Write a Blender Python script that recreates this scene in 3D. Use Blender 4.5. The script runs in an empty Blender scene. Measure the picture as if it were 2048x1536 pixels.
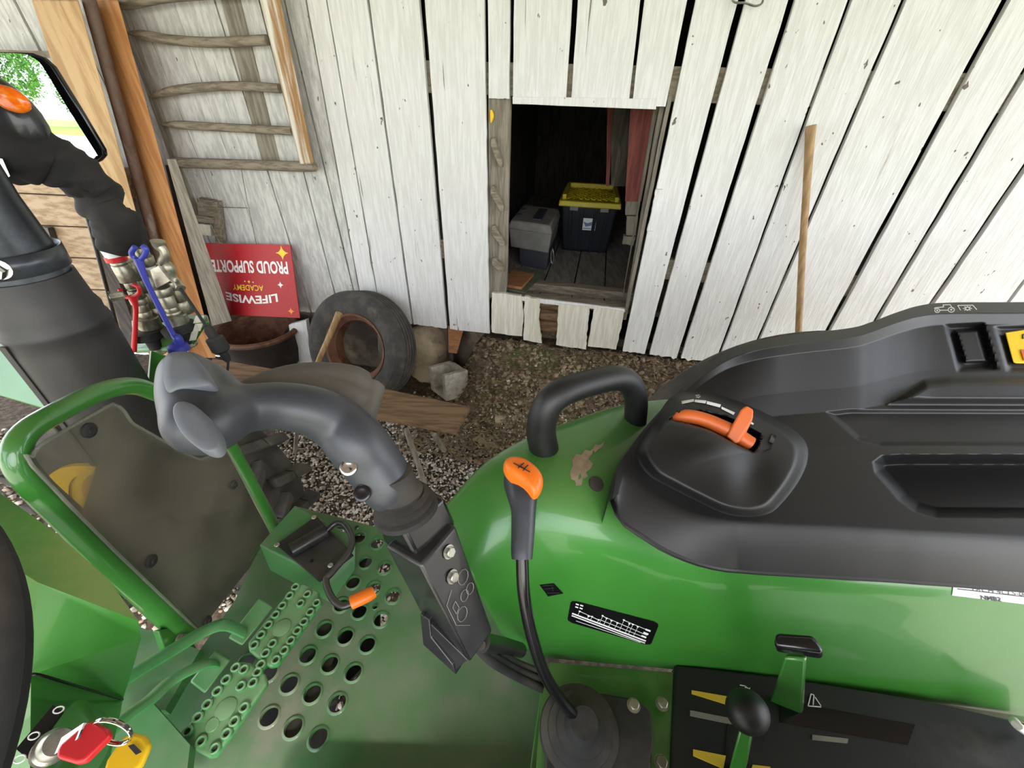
import bpy, bmesh, math, random
import numpy as np
from mathutils import Vector, Matrix, noise
random.seed(7)
rnd = random.Random(11)
# ------------------------------------------------------------------ camera
F = 820.0
H = 1.6
_d = Vector((-39, 1182, 820)).normalized()          # straight down, in camera axes (right, down, forward)
_Y = (Vector((0, 0, 1)) - _d * _d.z).normalized()
_Z = -_d
_X = _Y.cross(_Z)
R = Matrix((_X, _Y, _Z))                            # camera axes -> world
CAM = Vector((0, 0, H))
cd = bpy.data.cameras.new('camera')
cam = bpy.data.objects.new('camera', cd)
bpy.context.scene.collection.objects.link(cam)
cd.sensor_width = 36.0
cd.lens = F / 2048.0 * 36.0
cd.clip_start = 0.02
cd.clip_end = 300
rx, ry, rz = R @ Vector((1, 0, 0)), R @ Vector((0, -1, 0)), R @ Vector((0, 0, -1))
cam.matrix_world = Matrix(((rx.x, ry.x, rz.x, 0), (rx.y, ry.y, rz.y, 0), (rx.z, ry.z, rz.z, H), (0, 0, 0, 1)))
sc = bpy.context.scene
sc.camera = cam
sc.view_settings.view_transform = 'Standard'
sc.view_settings.look = 'None'
sc.view_settings.gamma = 1.0
sc.view_settings.use_curve_mapping = False
sc.view_settings.exposure = 0.62
# ------------------------------------------------------------------ world and sun
w = bpy.data.worlds.new('world')
sc.world = w
w.use_nodes = True
nt = w.node_tree
sky = nt.nodes.new('ShaderNodeTexSky')
sky.sky_type = 'NISHITA'
sky.sun_disc = False
sky.sun_elevation = math.radians(48)
sky.sun_rotation = math.radians(150)
sky.air_density = 1.0
sky.dust_density = 3.0
mixs = nt.nodes.new('ShaderNodeMix')
mixs.data_type = 'RGBA'
mixs.inputs[0].default_value = 0.62
nt.links.new(sky.outputs[0], mixs.inputs[6])
mixs.inputs[7].default_value = (4.6, 4.7, 4.85, 1)
bg = nt.nodes['Background']
nt.links.new(mixs.outputs[2], bg.inputs[0])
bg.inputs[1].default_value = 0.68
sd = bpy.data.lights.new('sun', 'SUN')
sd.energy = 2.6
sd.angle = math.radians(6)
sd.color = (1, 0.96, 0.9)
so = bpy.data.objects.new('sun', sd)
sc.collection.objects.link(so)
so.rotation_euler = Vector((-0.45, 0.62, -0.62)).to_track_quat('-Z', 'Y').to_euler()
so.location = (2, -6, 6)

# ------------------------------------------------------------------ helpers: a pixel's line of sight meets a plane
def ray(px, py):
    return R @ Vector(((px - 1024) / F, (py - 768) / F, 1.0))
def PZ(px, py, z):
    v = ray(px, py); return CAM + v * ((z - H) / v.z)
def PX(px, py, x):
    v = ray(px, py); return CAM + v * (x / v.x)
def PY(px, py, y):
    v = ray(px, py); return CAM + v * (y / v.y)
SC = 0.84
def T(px, py, D):
    return PZ(px, py, H - SC * D)
WT = Vector((0.98385, -0.17899, 0)).normalized()    # along the barn wall
WN = Vector((0.17899, 0.98385, 0)).normalized()     # into the barn
W0 = Vector((0, 2.15, 0))
def W(px, py, off=0.0):
    v = ray(px, py)
    return CAM + v * (((W0 - CAM).dot(WN) + off) / v.dot(WN))
def ws(px, py):
    q = W(px, py); return (q - W0).dot(WT), q.z
def w3(s, z, off=0.0):
    return W0 + WT * s + WN * off + Vector((0, 0, z))
def proj(p):
    q = R.transposed() @ (Vector(p) - CAM)
    return 1024 + F * q.x / q.z, 768 + F * q.y / q.z

def J(*parts):
    V, Fc = [], []
    for a, b in parts:
        n = len(V); V += list(a); Fc += [tuple(i + n for i in f) for f in b]
    return V, Fc
def box8(b, t):
    V = list(b) + list(t)
    return V, [(3, 2, 1, 0), (4, 5, 6, 7), (0, 1, 5, 4), (1, 2, 6, 5), (2, 3, 7, 6), (3, 0, 4, 7)]
def bx(c, s, rz=0, m=None):
    M = m or Matrix.Rotation(rz, 3, 'Z')
    c = Vector(c); P = []
    for z in (-1, 1):
        for x, y in ((-1, -1), (1, -1), (1, 1), (-1, 1)):
            P.append(c + M @ Vector((x * s[0] / 2, y * s[1] / 2, z * s[2] / 2)))
    return box8(P[:4], P[4:])
def bar(p, q, wd, th, side=None):
    """squared bar between two points; side = direction of its width"""
    p, q = Vector(p), Vector(q); d = (q - p).normalized()
    s = Vector(side) if side else d.cross(Vector((0, 0, 1)))
    s = (s - d * s.dot(d)).normalized(); u = d.cross(s)
    k = [(-1, -1), (1, -1), (1, 1), (-1, 1)]
    return box8([p + s * a * wd / 2 + u * b * th / 2 for a, b in k], [q + s * a * wd / 2 + u * b * th / 2 for a, b in k])
def prism(poly, vec):
    n = len(poly); vec = Vector(vec)
    V = [Vector(p) for p in poly] + [Vector(p) + vec for p in poly]
    return V, [tuple(range(n - 1, -1, -1)), tuple(range(n, 2 * n))] + [(i, (i + 1) % n, n + (i + 1) % n, n + i) for i in range(n)]
def cr(P, k=6, closed=False):
    """Catmull-Rom through points (any tuples of numbers)"""
    A = np.array([list(p) for p in P], float); n = len(A); out = []
    for i in range(n if closed else n - 1):
        if closed: p0, p1, p2, p3 = A[(i - 1) % n], A[i], A[(i + 1) % n], A[(i + 2) % n]
        else:
            p1, p2 = A[i], A[i + 1]
            p0 = A[i - 1] if i > 0 else 2 * p1 - p2
            p3 = A[i + 2] if i + 2 < n else 2 * p2 - p1
        for j in range(k):
            t = j / k
            out.append(0.5 * (2 * p1 + (p2 - p0) * t + (2 * p0 - 5 * p1 + 4 * p2 - p3) * t * t + (3 * p1 - p0 - 3 * p2 + p3) * t ** 3))
    if not closed: out.append(A[-1])
    return out
def tube(P, r, n=14, k=5, closed=False, caps=True, flat=1.0, up=None):
    """swept round bar; r number or list; smooth through P when k>1"""
    rr = [r] * len(P) if not hasattr(r, '__len__') else list(r)
    Q = [list(Vector(p)) + [q] for p, q in zip(P, rr)]
    S = cr(Q, k, closed) if k > 1 else [np.array(q) for q in Q]
    C = [Vector(s[:3]) for s in S]; m = len(C); V, Fc = [], []
    nrm = None
    for i in range(m):
        if closed: tg = C[(i + 1) % m] - C[i - 1]
        else: tg = C[min(i + 1, m - 1)] - C[max(i - 1, 0)]
        tg.normalize()
        if nrm is None:
            a = Vector(up) if up else (Vector((0, 0, 1)) if abs(tg.z) < 0.9 else Vector((1, 0, 0)))
            nrm = (a - tg * a.dot(tg)).normalized()
        else: nrm = (nrm - tg * nrm.dot(tg)).normalized()
        b = tg.cross(nrm)
        for j in range(n):
            a = 2 * math.pi * j / n
            V.append(C[i] + nrm * math.cos(a) * S[i][3] * flat + b * math.sin(a) * S[i][3])
    for i in range(m if closed else m - 1):
        for j in range(n):
            a, b = i * n + j, i * n + (j + 1) % n
            c, d = ((i + 1) % m) * n + (j + 1) % n, ((i + 1) % m) * n + j
            Fc.append((a, b, c, d))
    if caps and not closed:
        Fc.append(tuple(range(n - 1, -1, -1))); Fc.append(tuple(range((m - 1) * n, m * n)))
    return V, Fc
def lathe(c, axis, prof, n=32, caps=True):
    """prof: list of (radius, height along axis)"""
    c = Vector(c); ax = Vector(axis).normalized()
    a = Vector((1, 0, 0)) if abs(ax.x) < 0.8 else Vector((0, 1, 0))
    u = (a - ax * a.dot(ax)).normalized(); v = ax.cross(u); V, Fc = [], []
    for r, h in prof:
        for j in range(n):
            t = 2 * math.pi * j / n
            V.append(c + ax * h + (u * math.cos(t) + v * math.sin(t)) * r)
    for i in range(len(prof) - 1):
        for j in range(n):
            Fc.append((i * n + j, i * n + (j + 1) % n, (i + 1) * n + (j + 1) % n, (i + 1) * n + j))
    if caps:
        Fc.append(tuple(range(n - 1, -1, -1))); m = len(prof) - 1
        Fc.append(tuple(range(m * n, (m + 1) * n)))
    return V, Fc
def ball(c, r, M=None, n=16, m=10):
    if not hasattr(r, '__len__'): r = (r, r, r)
    M = M or Matrix.Identity(3); c = Vector(c); V, Fc = [], []
    V.append(c + M @ Vector((0, 0, r[2])))
    for i in range(1, m):
        a = math.pi * i / m
        for j in range(n):
            b = 2 * math.pi * j / n
            V.append(c + M @ Vector((r[0] * math.sin(a) * math.cos(b), r[1] * math.sin(a) * math.sin(b), r[2] * math.cos(a))))
    V.append(c + M @ Vector((0, 0, -r[2]))); L = len(V) - 1
    for j in range(n): Fc.append((0, 1 + j, 1 + (j + 1) % n))
    for i in range(m - 2):
        for j in range(n):
            a, b = 1 + i * n + j, 1 + i * n + (j + 1) % n
            Fc.append((a, a + n, b + n, b))
    for j in range(n): Fc.append((L, L - n + (j + 1) % n, L - n + j))
    return V, Fc
def patch(G, ku=6, kv=6):
    """grid of points -> smooth surface"""
    rows = [cr(g, kv) for g in G]; m = len(rows[0]); cols = [cr([r[j] for r in rows], ku) for j in range(m)]
    n = len(cols[0]); V = [Vector(cols[j][i]) for i in range(n) for j in range(m)]
    return V, [(i * m + j, i * m + j + 1, (i + 1) * m + j + 1, (i + 1) * m + j) for i in range(n - 1) for j in range(m - 1)]
def top(o):
    while o.parent: o = o.parent
    return o
COL = sc.collection
def mesh(name, VF, m, parent=None, ang=38, bev=0, seg=2, sub=0, thick=0, recalc=True, toff=-1):
    V, Fc = VF
    if parent: org = Vector(top(parent).location)
    else:
        org = Vector((sum(v[0] for v in V) / len(V), sum(v[1] for v in V) / len(V), min(v[2] for v in V)))
    me = bpy.data.meshes.new(name)
    me.from_pydata([tuple(Vector(v) - org) for v in V], [], Fc)
    bm = bmesh.new(); bm.from_mesh(me)
    if recalc: bmesh.ops.recalc_face_normals(bm, faces=bm.faces)
    for f in bm.faces: f.smooth = True
    A = math.radians(ang)
    for e in bm.edges:
        if len(e.link_faces) == 2 and e.calc_face_angle(0) > A: e.smooth = False
    bm.to_mesh(me); bm.free()
    me.materials.append(m)
    o = bpy.data.objects.new(name, me); COL.objects.link(o)
    if parent: o.parent = parent
    else: o.location = org
    if thick:
        s = o.modifiers.new('s', 'SOLIDIFY'); s.thickness = thick; s.offset = toff
    if bev:
        b = o.modifiers.new('b', 'BEVEL'); b.width = bev; b.segments = seg; b.limit_method = 'ANGLE'; b.angle_limit = math.radians(30); b.harden_normals = False
    if sub:
        b = o.modifiers.new('u', 'SUBSURF'); b.levels = sub; b.render_levels = sub
    return o
def tag(o, label, cat, group=None):
    o['label'] = label; o['category'] = cat
    if group: o['group'] = group
    return o
def thing(name, loc, label, cat, group=None):
    o = bpy.data.objects.new(name, None); COL.objects.link(o); o.location = loc; o.empty_display_size = 0.05
    return tag(o, label, cat, group)
def struct(o): o['kind'] = 'structure'; return o

# ------------------------------------------------------------------ materials
def hx(s):
    s = s.lstrip('#'); out = []
    for i in (0, 2, 4):
        c = int(s[i:i + 2], 16) / 255
        out.append(c / 12.92 if c <= 0.04045 else ((c + 0.055) / 1.055) ** 2.4)
    return (*out, 1)
def mat(name, col, col2=None, rough=0.5, metal=0, scale=8, stretch=(1, 1, 1), bump=0.0, bscale=60, detail=6, lo=0.4, hi=0.62,
        col3=None, s3=3, lo3=0.55, hi3=0.62, coat=0, spec=0.5, rough2=None, trans=0, alpha=1, bstretch=None, dust=None, dlo=0.25, dhi=0.9, damt=0.75, dist=0.0, emit=None, bdist=0.002, spk=None, crk=None):
    m = bpy.data.materials.new(name); m.use_nodes = True
    N, L = m.node_tree.nodes, m.node_tree.links; b = N['Principled BSDF']
    b.inputs['Base Color'].default_value = hx(col); b.inputs['Roughness'].default_value = rough; b.inputs['Metallic'].default_value = metal
    b.inputs['Coat Weight'].default_value = coat; b.inputs['Coat Roughness'].default_value = 0.06
    b.inputs['Specular IOR Level'].default_value = spec
    b.inputs['Transmission Weight'].default_value = trans; b.inputs['Alpha'].default_value = alpha
    tc = N.new('ShaderNodeTexCoord')
    def nz(sc_, st, det=6, ds=0.0):
        mp = N.new('ShaderNodeMapping'); mp.inputs['Scale'].default_value = st; L.new(tc.outputs['Object'], mp.inputs[0])
        t = N.new('ShaderNodeTexNoise'); t.inputs['Scale'].default_value = sc_; t.inputs['Detail'].default_value = det; t.inputs['Roughness'].default_value = 0.62
        t.inputs['Distortion'].default_value = ds
        L.new(mp.outputs[0], t.inputs[0]); return t.outputs[0]
    def ramp(src, a, c):
        r = N.new('ShaderNodeMapRange'); r.inputs[1].default_value = a; r.inputs[2].default_value = c; r.interpolation_type = 'SMOOTHSTEP'
        L.new(src, r.inputs[0]); return r.outputs[0]
    def mx(f, a, c):
        x = N.new('ShaderNodeMix'); x.data_type = 'RGBA'; L.new(f, x.inputs[0])
        if isinstance(a, tuple): x.inputs[6].default_value = a
        else: L.new(a, x.inputs[6])
        x.inputs[7].default_value = c; return x.outputs[2]
    cur = hx(col)
    if col2:
        f = ramp(nz(scale, stretch, detail, dist), lo, hi); cur = mx(f, cur, hx(col2))
        if rough2 is not None:
            r = N.new('ShaderNodeMapRange'); r.inputs[3].default_value = rough; r.inputs[4].default_value = rough2; L.new(f, r.inputs[0]); L.new(r.outputs[0], b.inputs['Roughness'])
    if col3: cur = mx(ramp(nz(s3, stretch, 8), lo3, hi3), cur, hx(col3))
    if crk: cur = mx(ramp(nz(crk[0], (1, 1, .035), 3, .0), crk[1], crk[1] + .02), cur, hx(crk[2]))
    if spk: cur = mx(ramp(nz(spk[0], (1, 1, .6), 2), spk[1], spk[1] + .03), cur, hx(spk[2]))
    if dust:
        g = N.new('ShaderNodeNewGeometry'); sp = N.new('ShaderNodeSeparateXYZ'); L.new(g.outputs['Normal'], sp.inputs[0])
        f1 = ramp(sp.outputs[2], dlo, dhi); f2 = ramp(nz(5, (1, 1, 1), 9), 0.35, 0.7)
        mm = N.new('ShaderNodeMath'); mm.operation = 'MULTIPLY'; L.new(f1, mm.inputs[0]); L.new(f2, mm.inputs[1])
        m2 = N.new('ShaderNodeMath'); m2.operation = 'MULTIPLY'; L.new(mm.outputs[0], m2.inputs[0]); m2.inputs[1].default_value = damt
        cur = mx(m2.outputs[0], cur, hx(dust))
        r = N.new('ShaderNodeMapRange'); r.inputs[3].default_value = rough; r.inputs[4].default_value = 0.85; L.new(m2.outputs[0], r.inputs[0]); L.new(r.outputs[0], b.inputs['Roughness'])
        if coat:
            r = N.new('ShaderNodeMapRange'); r.inputs[3].default_value = coat; r.inputs[4].default_value = 0.0; r.inputs[2].default_value = 0.7; L.new(m2.outputs[0], r.inputs[0]); L.new(r.outputs[0], b.inputs['Coat Weight'])
    if not isinstance(cur, tuple): L.new(cur, b.inputs['Base Color'])
    if bump:
        bp = N.new('ShaderNodeBump'); bp.inputs['Strength'].default_value = bump; bp.inputs['Distance'].default_value = bdist
        L.new(nz(bscale, bstretch or stretch, 8), bp.inputs['Height']); L.new(bp.outputs[0], b.inputs['Normal'])
    if emit:
        b.inputs['Emission Color'].default_value = hx(emit[0]); b.inputs['Emission Strength'].default_value = emit[1]
    return m
ZS = (6, 6, 0.5)
M = {}
M['white'] = mat('painted_board_white', 'd6d5d1', 'e2e2df', 0.75, scale=14, stretch=ZS, bump=0.9, bscale=26, col3='a9a296', s3=5, lo3=0.62, hi3=0.78, bdist=0.004, spk=(34, .71, '6b6258'), crk=(26, .70, '77736c'))
M['whitegrey'] = mat('painted_board_worn_shaded', 'b4b3ae', 'cfcec8', 0.8, scale=10, stretch=(5, 5, 1), bump=0.9, bscale=26, col3='8f8a80', s3=6, lo3=0.58, hi3=0.76, bdist=0.004, spk=(34, .71, '6b6258'), crk=(26, .685, '77736c'))  # greyer base puts the shade of the left wall into the paint
M['cream'] = mat('painted_board_cream', 'cdc9b7', 'dfdccd', 0.8, scale=12, stretch=ZS, bump=0.9, bscale=26, col3='8d7d62', s3=9, lo3=0.66, hi3=0.76, bdist=0.004)
M['greywood'] = mat('weathered_grey_wood', '8d8576', '6f685c', 0.85, scale=9, stretch=(7, 7, 0.6), bump=0.8, bscale=24, col3='4c453b', s3=12, lo3=0.62, hi3=0.8)
M['greywoodx'] = mat('weathered_grey_wood_lengthwise', '8d8372', '6c6252', 0.85, scale=9, stretch=(0.7, 7, 7), bump=0.8, bscale=24, col3='4c4236', s3=12, lo3=0.62, hi3=0.8)
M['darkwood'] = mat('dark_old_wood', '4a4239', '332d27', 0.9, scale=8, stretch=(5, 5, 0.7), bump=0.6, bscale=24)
M['pine'] = mat('fresh_pine', 'c08b55', 'a97040', 0.65, scale=7, stretch=(6, 6, 0.45), bump=0.3, bscale=24, col3='7a4a25', s3=5, lo3=0.68, hi3=0.78)
M['pine_pale'] = mat('pale_pine', 'bd9c6c', 'a07c4c', 0.65, scale=5, stretch=(5, 5, 0.7), bump=0.3, bscale=24, col3='6d5236', s3=4, lo3=0.64, hi3=0.78)
M['plank'] = mat('brown_plank', '8a6f50', '6a5139', 0.8, scale=7, stretch=(0.6, 6, 6), bump=0.5, bscale=30, col3='41301f', s3=7, lo3=0.62, hi3=0.76)
M['plankh'] = mat('tan_horizontal_plank', 'b39b7d', '8f7758', 0.8, scale=7, stretch=(0.6, 5, 5), bump=0.4, bscale=30, col3='5b4732', s3=5, lo3=0.64, hi3=0.76)
M['redwood'] = mat('faded_red_board', '8d4a42', '6e3832', 0.8, scale=10, stretch=ZS, bump=0.3)
M['floorwood'] = mat('dusty_barn_floor_wood', '928b7f', '756e63', 0.9, scale=7, stretch=(5, 0.7, 5), bump=0.3, bscale=30)
M['green'] = mat('green_enamel', '3c7d30', '34732a', 0.3, scale=3, bump=0.0, coat=0.7, dust='7d8a55', dlo=0.35, dhi=1.0, damt=0.55)
M['greenf'] = mat('green_enamel_fender', '3d8230', '35782a', 0.34, scale=2, coat=0.35, dust='7a8558', dlo=0.55, dhi=1.0, damt=0.35)
M['greenfl'] = mat('green_floor_plate', '447a45', '3d703d', 0.42, scale=4, coat=0.25, dust='7c7f6c', dlo=0.6, dhi=1.0, damt=0.8, col3='8c8772', s3=5, lo3=0.56, hi3=0.72)
M['greenp'] = mat('green_cast_pedal', '3c8446', '4f9257', 0.38, scale=9, coat=0.5, bump=0.2, bscale=80, dust='8b9a78', damt=0.6)
M['blackp'] = mat('black_textured_plastic', '0f0f10', '171615', 0.5, scale=3, bump=0.12, bscale=500, bdist=0.0006, col3='4a4844', s3=4, lo3=0.6, hi3=0.85, spec=0.6)
M['blackg'] = mat('black_gloss_plastic', '0f0f11', None, 0.22, spec=0.6)
M['blackm'] = mat('black_painted_metal', '17181a', '232325', 0.35, scale=10, coat=0.3, dust='5b5448', damt=0.4)
M['soft'] = mat('charcoal_soft_grip', '2b2d33', '35373c', 0.42, scale=4, bump=0.1, bscale=600, bdist=0.0005, spec=0.6)
M['softd'] = mat('dusty_soft_grip', '3e3d3a', '565149', 0.6, scale=3, bump=0.1, bscale=600, bdist=0.0005, dust='6b6257', dlo=0.0, damt=0.7)
M['softf'] = mat('grey_grip_pad', '5d6064', '666a6d', 0.55, scale=9)
M['rubber'] = mat('black_rubber', '1d1d1d', '2c2a28', 0.75, scale=10, bump=0.3, bscale=90, dust='6b6152', damt=0.5)
M['tyre'] = mat('dusty_tyre_rubber', '3a3835', '4e4a44', 0.85, scale=12, bump=0.4, bscale=60, col3='6a6255', s3=9, lo3=0.55, hi3=0.8)
M['greenc'] = mat('green_dusty_cowl', '438a37', '3c7f31', 0.3, scale=2, coat=.5, dust='8fa45c', dlo=.35, dhi=.95, damt=.9)
M['rust'] = mat('rust', '74503b', '573828', 0.85, scale=14, bump=0.5, bscale=70, col3='9a6b4a', s3=12, lo3=0.55, hi3=0.75)
M['rustp'] = mat('rusty_brown_pipe', '6d5a4e', '59402f', 0.75, scale=10, stretch=(1, 1, .3), bump=0.3, col3='7c6f64', s3=12)
M['rustdark'] = mat('dark_rusty_iron', '2c2623', '513628', 0.75, scale=9, bump=0.5, bscale=50, lo=0.5, hi=0.7)
M['zinc'] = mat('zinc_plated_steel', 'b9b8ae', '8e8d80', 0.35, metal=0.9, scale=25, bump=0.1)
M['zincd'] = mat('dull_plated_steel', 'b9b5a2', '7c7968', 0.42, metal=0.85, scale=20, bump=0.15)
M['chrome'] = mat('chrome', 'd9d9d6', None, 0.12, metal=1)
M['orange'] = mat('orange_plastic', 'ef7a1d', 'e8701a', 0.4, scale=5, spec=0.5)
M['orange2'] = mat('orange_lever_plastic', 'd86a2c', 'cf6026', 0.45, scale=5, spec=0.5)
M['yellow'] = mat('yellow_plastic', 'd9c52f', 'cdb823', 0.5, scale=5)
M['yellowt'] = mat('yellow_switch', 'f2cb1e', None, 0.35)
M['yellowr'] = mat('yellow_wheel_paint', 'f0c318', None, 0.45)
M['red'] = mat('red_plastic', 'd3272d', None, 0.35)
M['redv'] = mat('red_vinyl', 'd81f27', None, 0.4)
M['blue'] = mat('blue_plastic', '3d43a8', None, 0.35)
M['ink'] = mat('white_print', 'f2f1ee', None, 0.5)
M['inkd'] = mat('dark_print', '2e2e38', None, 0.5)
M['inky'] = mat('yellow_print', 'f3d13a', None, 0.5)
M['inko'] = mat('orange_print', 'f39a3a', None, 0.5)
M['sticker'] = mat('yellow_sticker', 'e5c03a', None, 0.5)
M['red_sign'] = mat('red_corrugated_sign', 'b8262d', 'a92029', 0.45, scale=60, stretch=(8, 8, 0.2), bump=0.15)
M['concrete'] = mat('concrete', 'b3ae9f', '9a9586', 0.9, scale=30, bump=0.6, bscale=120)
M['stone'] = mat('tan_limestone', 'b3a184', '94836a', 0.9, scale=6, bump=0.9, bscale=18, col3='6a6152', s3=7, lo3=0.5, hi3=0.7, bdist=0.01)
M['stoned'] = mat('dark_brown_stone', '6b5f52', '4a4038', 0.9, scale=6, bump=0.9, bscale=18, col3='8d7d68', s3=5, lo3=0.55, hi3=0.7, bdist=0.01)
M['dirt'] = mat('damp_dirt_and_straw', '4a3d2f', '6f5d48', 0.95, scale=20, bump=1.0, bscale=60, col3='4d5a26', s3=4, lo3=0.5, hi3=0.62, bdist=0.01)
M['gbase'] = mat('ground_between_pebbles', '4b4136', '6d6152', 0.95, scale=40, bump=0.8, bscale=120, bdist=0.008)
M['cloth'] = mat('black_nylon_sleeve', '161514', '221f1c', 0.8, scale=6, bump=0.4, bscale=260, bdist=0.001, dust='4a443c', dlo=0, damt=0.4)
M['toteb'] = mat('navy_black_tote', '1b1e26', None, 0.4)
M['boxg'] = mat('dusty_grey_plastic', '7d7a74', '948f85', 0.7, scale=6, dust='8b8171', damt=0.7)
M['boxd'] = mat('dark_grey_plastic', '3d3e44', None, 0.6)
M['exh'] = mat('charcoal_exhaust_shield', '29282b', '343230', 0.5, metal=0.2, scale=4, bump=0.06, bscale=300, dust='5f5648', dlo=-0.1, damt=0.5)
M['smoked'] = mat('dark_shiny_pipe', '2c3034', '4b4f54', 0.3, metal=0.4, scale=7)
M['grass'] = mat('lawn_grass', '6fa02c', '8cbb3a', 0.9, scale=2)
M['leaf'] = mat('green_leaves', '4e7a3c', '74a352', 0.8, scale=1.5)
M['bark'] = mat('tree_bark', '5d5145', '473c32', 0.9, scale=5)
M['amber'] = mat('amber_lens', 'f26a12', 'ff8a1c', 0.15, scale=60, spec=0.8)
M['olive'] = mat('olive_plate', '5f6b55', '4b5644', 0.5, scale=9)
M['newcut'] = mat('cut_block_wood', 'a8764c', '8d5f3c', 0.7, scale=9, stretch=(1, 6, 6))
M['wood_handle'] = mat('ash_tool_handle', 'a98a5e', '8b6c44', 0.6, scale=9, stretch=(6, 6, .4))
M['shingle'] = mat('rough_roof_board', '8d8272', '6b6154', 0.9, scale=4, stretch=(.6, 5, 5), bump=.3)
M['mirror'] = mat('mirror_silver', 'f4f6f6', None, 0.015, metal=1)
M['mud'] = mat('dried_mud', 'a08e74', '8a795f', 0.95, scale=30, bump=.5)
# clear dusty plastic of the step guard
def clear():
    m = bpy.data.materials.new('dusty_clear_plastic'); m.use_nodes = True
    N, L = m.node_tree.nodes, m.node_tree.links; b = N['Principled BSDF']; out = N['Material Output']
    b.inputs['Base Color'].default_value = hx('9a9484'); b.inputs['Roughness'].default_value = 0.6
    g = N.new('ShaderNodeBsdfGlossy'); g.inputs['Roughness'].default_value = 0.08
    t = N.new('ShaderNodeBsdfTransparent'); t.inputs[0].default_value = (0.7, 0.7, 0.66, 1)
    fr = N.new('ShaderNodeFresnel'); fr.inputs[0].default_value = 1.4
    m1 = N.new('ShaderNodeMixShader'); L.new(fr.outputs[0], m1.inputs[0]); L.new(t.outputs[0], m1.inputs[1]); L.new(g.outputs[0], m1.inputs[2])
    tc = N.new('ShaderNodeTexCoord'); n = N.new('ShaderNodeTexNoise'); n.inputs['Scale'].default_value = 9; n.inputs['Detail'].default_value = 9
    L.new(tc.outputs['Object'], n.inputs[0]); r = N.new('ShaderNodeMapRange'); r.inputs[1].default_value = 0.3; r.inputs[2].default_value = 0.8
    r.inputs[3].default_value = 0.06; r.inputs[4].default_value = 0.32; L.new(n.outputs[0], r.inputs[0])
    m2 = N.new('ShaderNodeMixShader'); L.new(r.outputs[0], m2.inputs[0]); L.new(m1.outputs[0], m2.inputs[1]); L.new(b.outputs[0], m2.inputs[2])
    L.new(m2.outputs[0], out.inputs[0]); return m
M['clear'] = clear()
M['cliplip'] = mat('clear_plastic_edge_glint', '8d8d80', None, .15, alpha=.4, spec=.8)  # paler lip draws the highlight along the panel edge
# pebble material: each stone its own tone
def pebble():
    m = mat('gravel_stones', 'b8ae9f', None, 0.8); N, L = m.node_tree.nodes, m.node_tree.links; b = N['Principled BSDF']
    g = N.new('ShaderNodeNewGeometry'); r = N.new('ShaderNodeValToRGB'); L.new(g.outputs['Random Per Island'], r.inputs[0]); e = r.color_ramp.elements
    e[0].color = hx('7d7468'); e[1].color = hx('f2ebe0')
    for p, c in ((0.2, 'a0988b'), (0.45, 'beb5a7'), (0.65, 'a88e6e'), (0.72, 'cfc8bc'), (0.9, 'e6dfd4')):
        x = e.new(p); x.color = hx(c)
    L.new(r.outputs[0], b.inputs['Base Color']); return m
M['pebble'] = pebble()
TREES = [(-29.5, -20.8, 12.5, 8, 'broad green tree across the yard, seen in the mirror at left', M['leaf'], 3), (-26.0, -36, 8.5, 4.8, 'smaller green tree far across the lawn, seen in the mirror', M['leaf'], 8)]
SWX, SWY, SWK, SWN, SWR = -925, 1712.8, 0.2174, (.05, -.52, 1), .2
# ================================================================== THE BARN WALL
def fl(a, b):
    """seam in the photo -> line s(z) on the wall"""
    (s1, z1), (s2, z2) = ws(*a), ws(*b)
    return lambda z: s1 + (s2 - s1) * (z - z1) / (z2 - z1)
SE = [((-360, 0), (-160, 200)), ((-190, 0), (-60, 160)), ((-70, 0), (10, 130)), ((28, 0), (80, 100)), ((130, 0), (182, 110)), ((227, 0), (354, 319)), ((271, 0), (397, 319)), ((346, 0), (459, 319)),
      ((429, 0), (628, 641)), ((518, 0), (673, 600)), ((568, 0), (708, 585)), ((612, 0), (720, 590)), ((653, 0), (757, 603)), ((736, 0), (825, 644)),
      ((844, 0), (896, 648)), ((972, 0), (981, 667)), ((1024, 0), (1022, 193)), ((1150, 0), (1137, 202)), ((1285, 0), (1261, 204)), ((1383, 0), (1239, 706)),
      ((1484, 0), (1302, 680)), ((1584, 0), (1366, 690)), ((1700, 0), (1439, 709)), ((1808, 0), (1521, 669)), ((2013, 0), (1660, 654)), ((2136, 0), (1753, 640)),
      ((2276, 0), (1864, 607)), ((2470, 0), (2012, 610)), ((2650, 0), (2140, 610)), ((2850, 0), (2290, 610)), ((3080, 0), (2440, 610)), ((3320, 0), (2600, 610))]
GAP = [6, 6, 4, 6, 4, 4, 2, 2, 3, 3, 4, 3, 3, 5, 10, 6, 7, 9, 6, 13, 11, 10, 6, 7, 11, 9, 9, 6, 6, 6, 6, 6]
LN = [fl(a, b) for a, b in SE]
zlin = ws(1150, 205)[1]; zsil = ws(1120, 603)[1]
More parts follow.
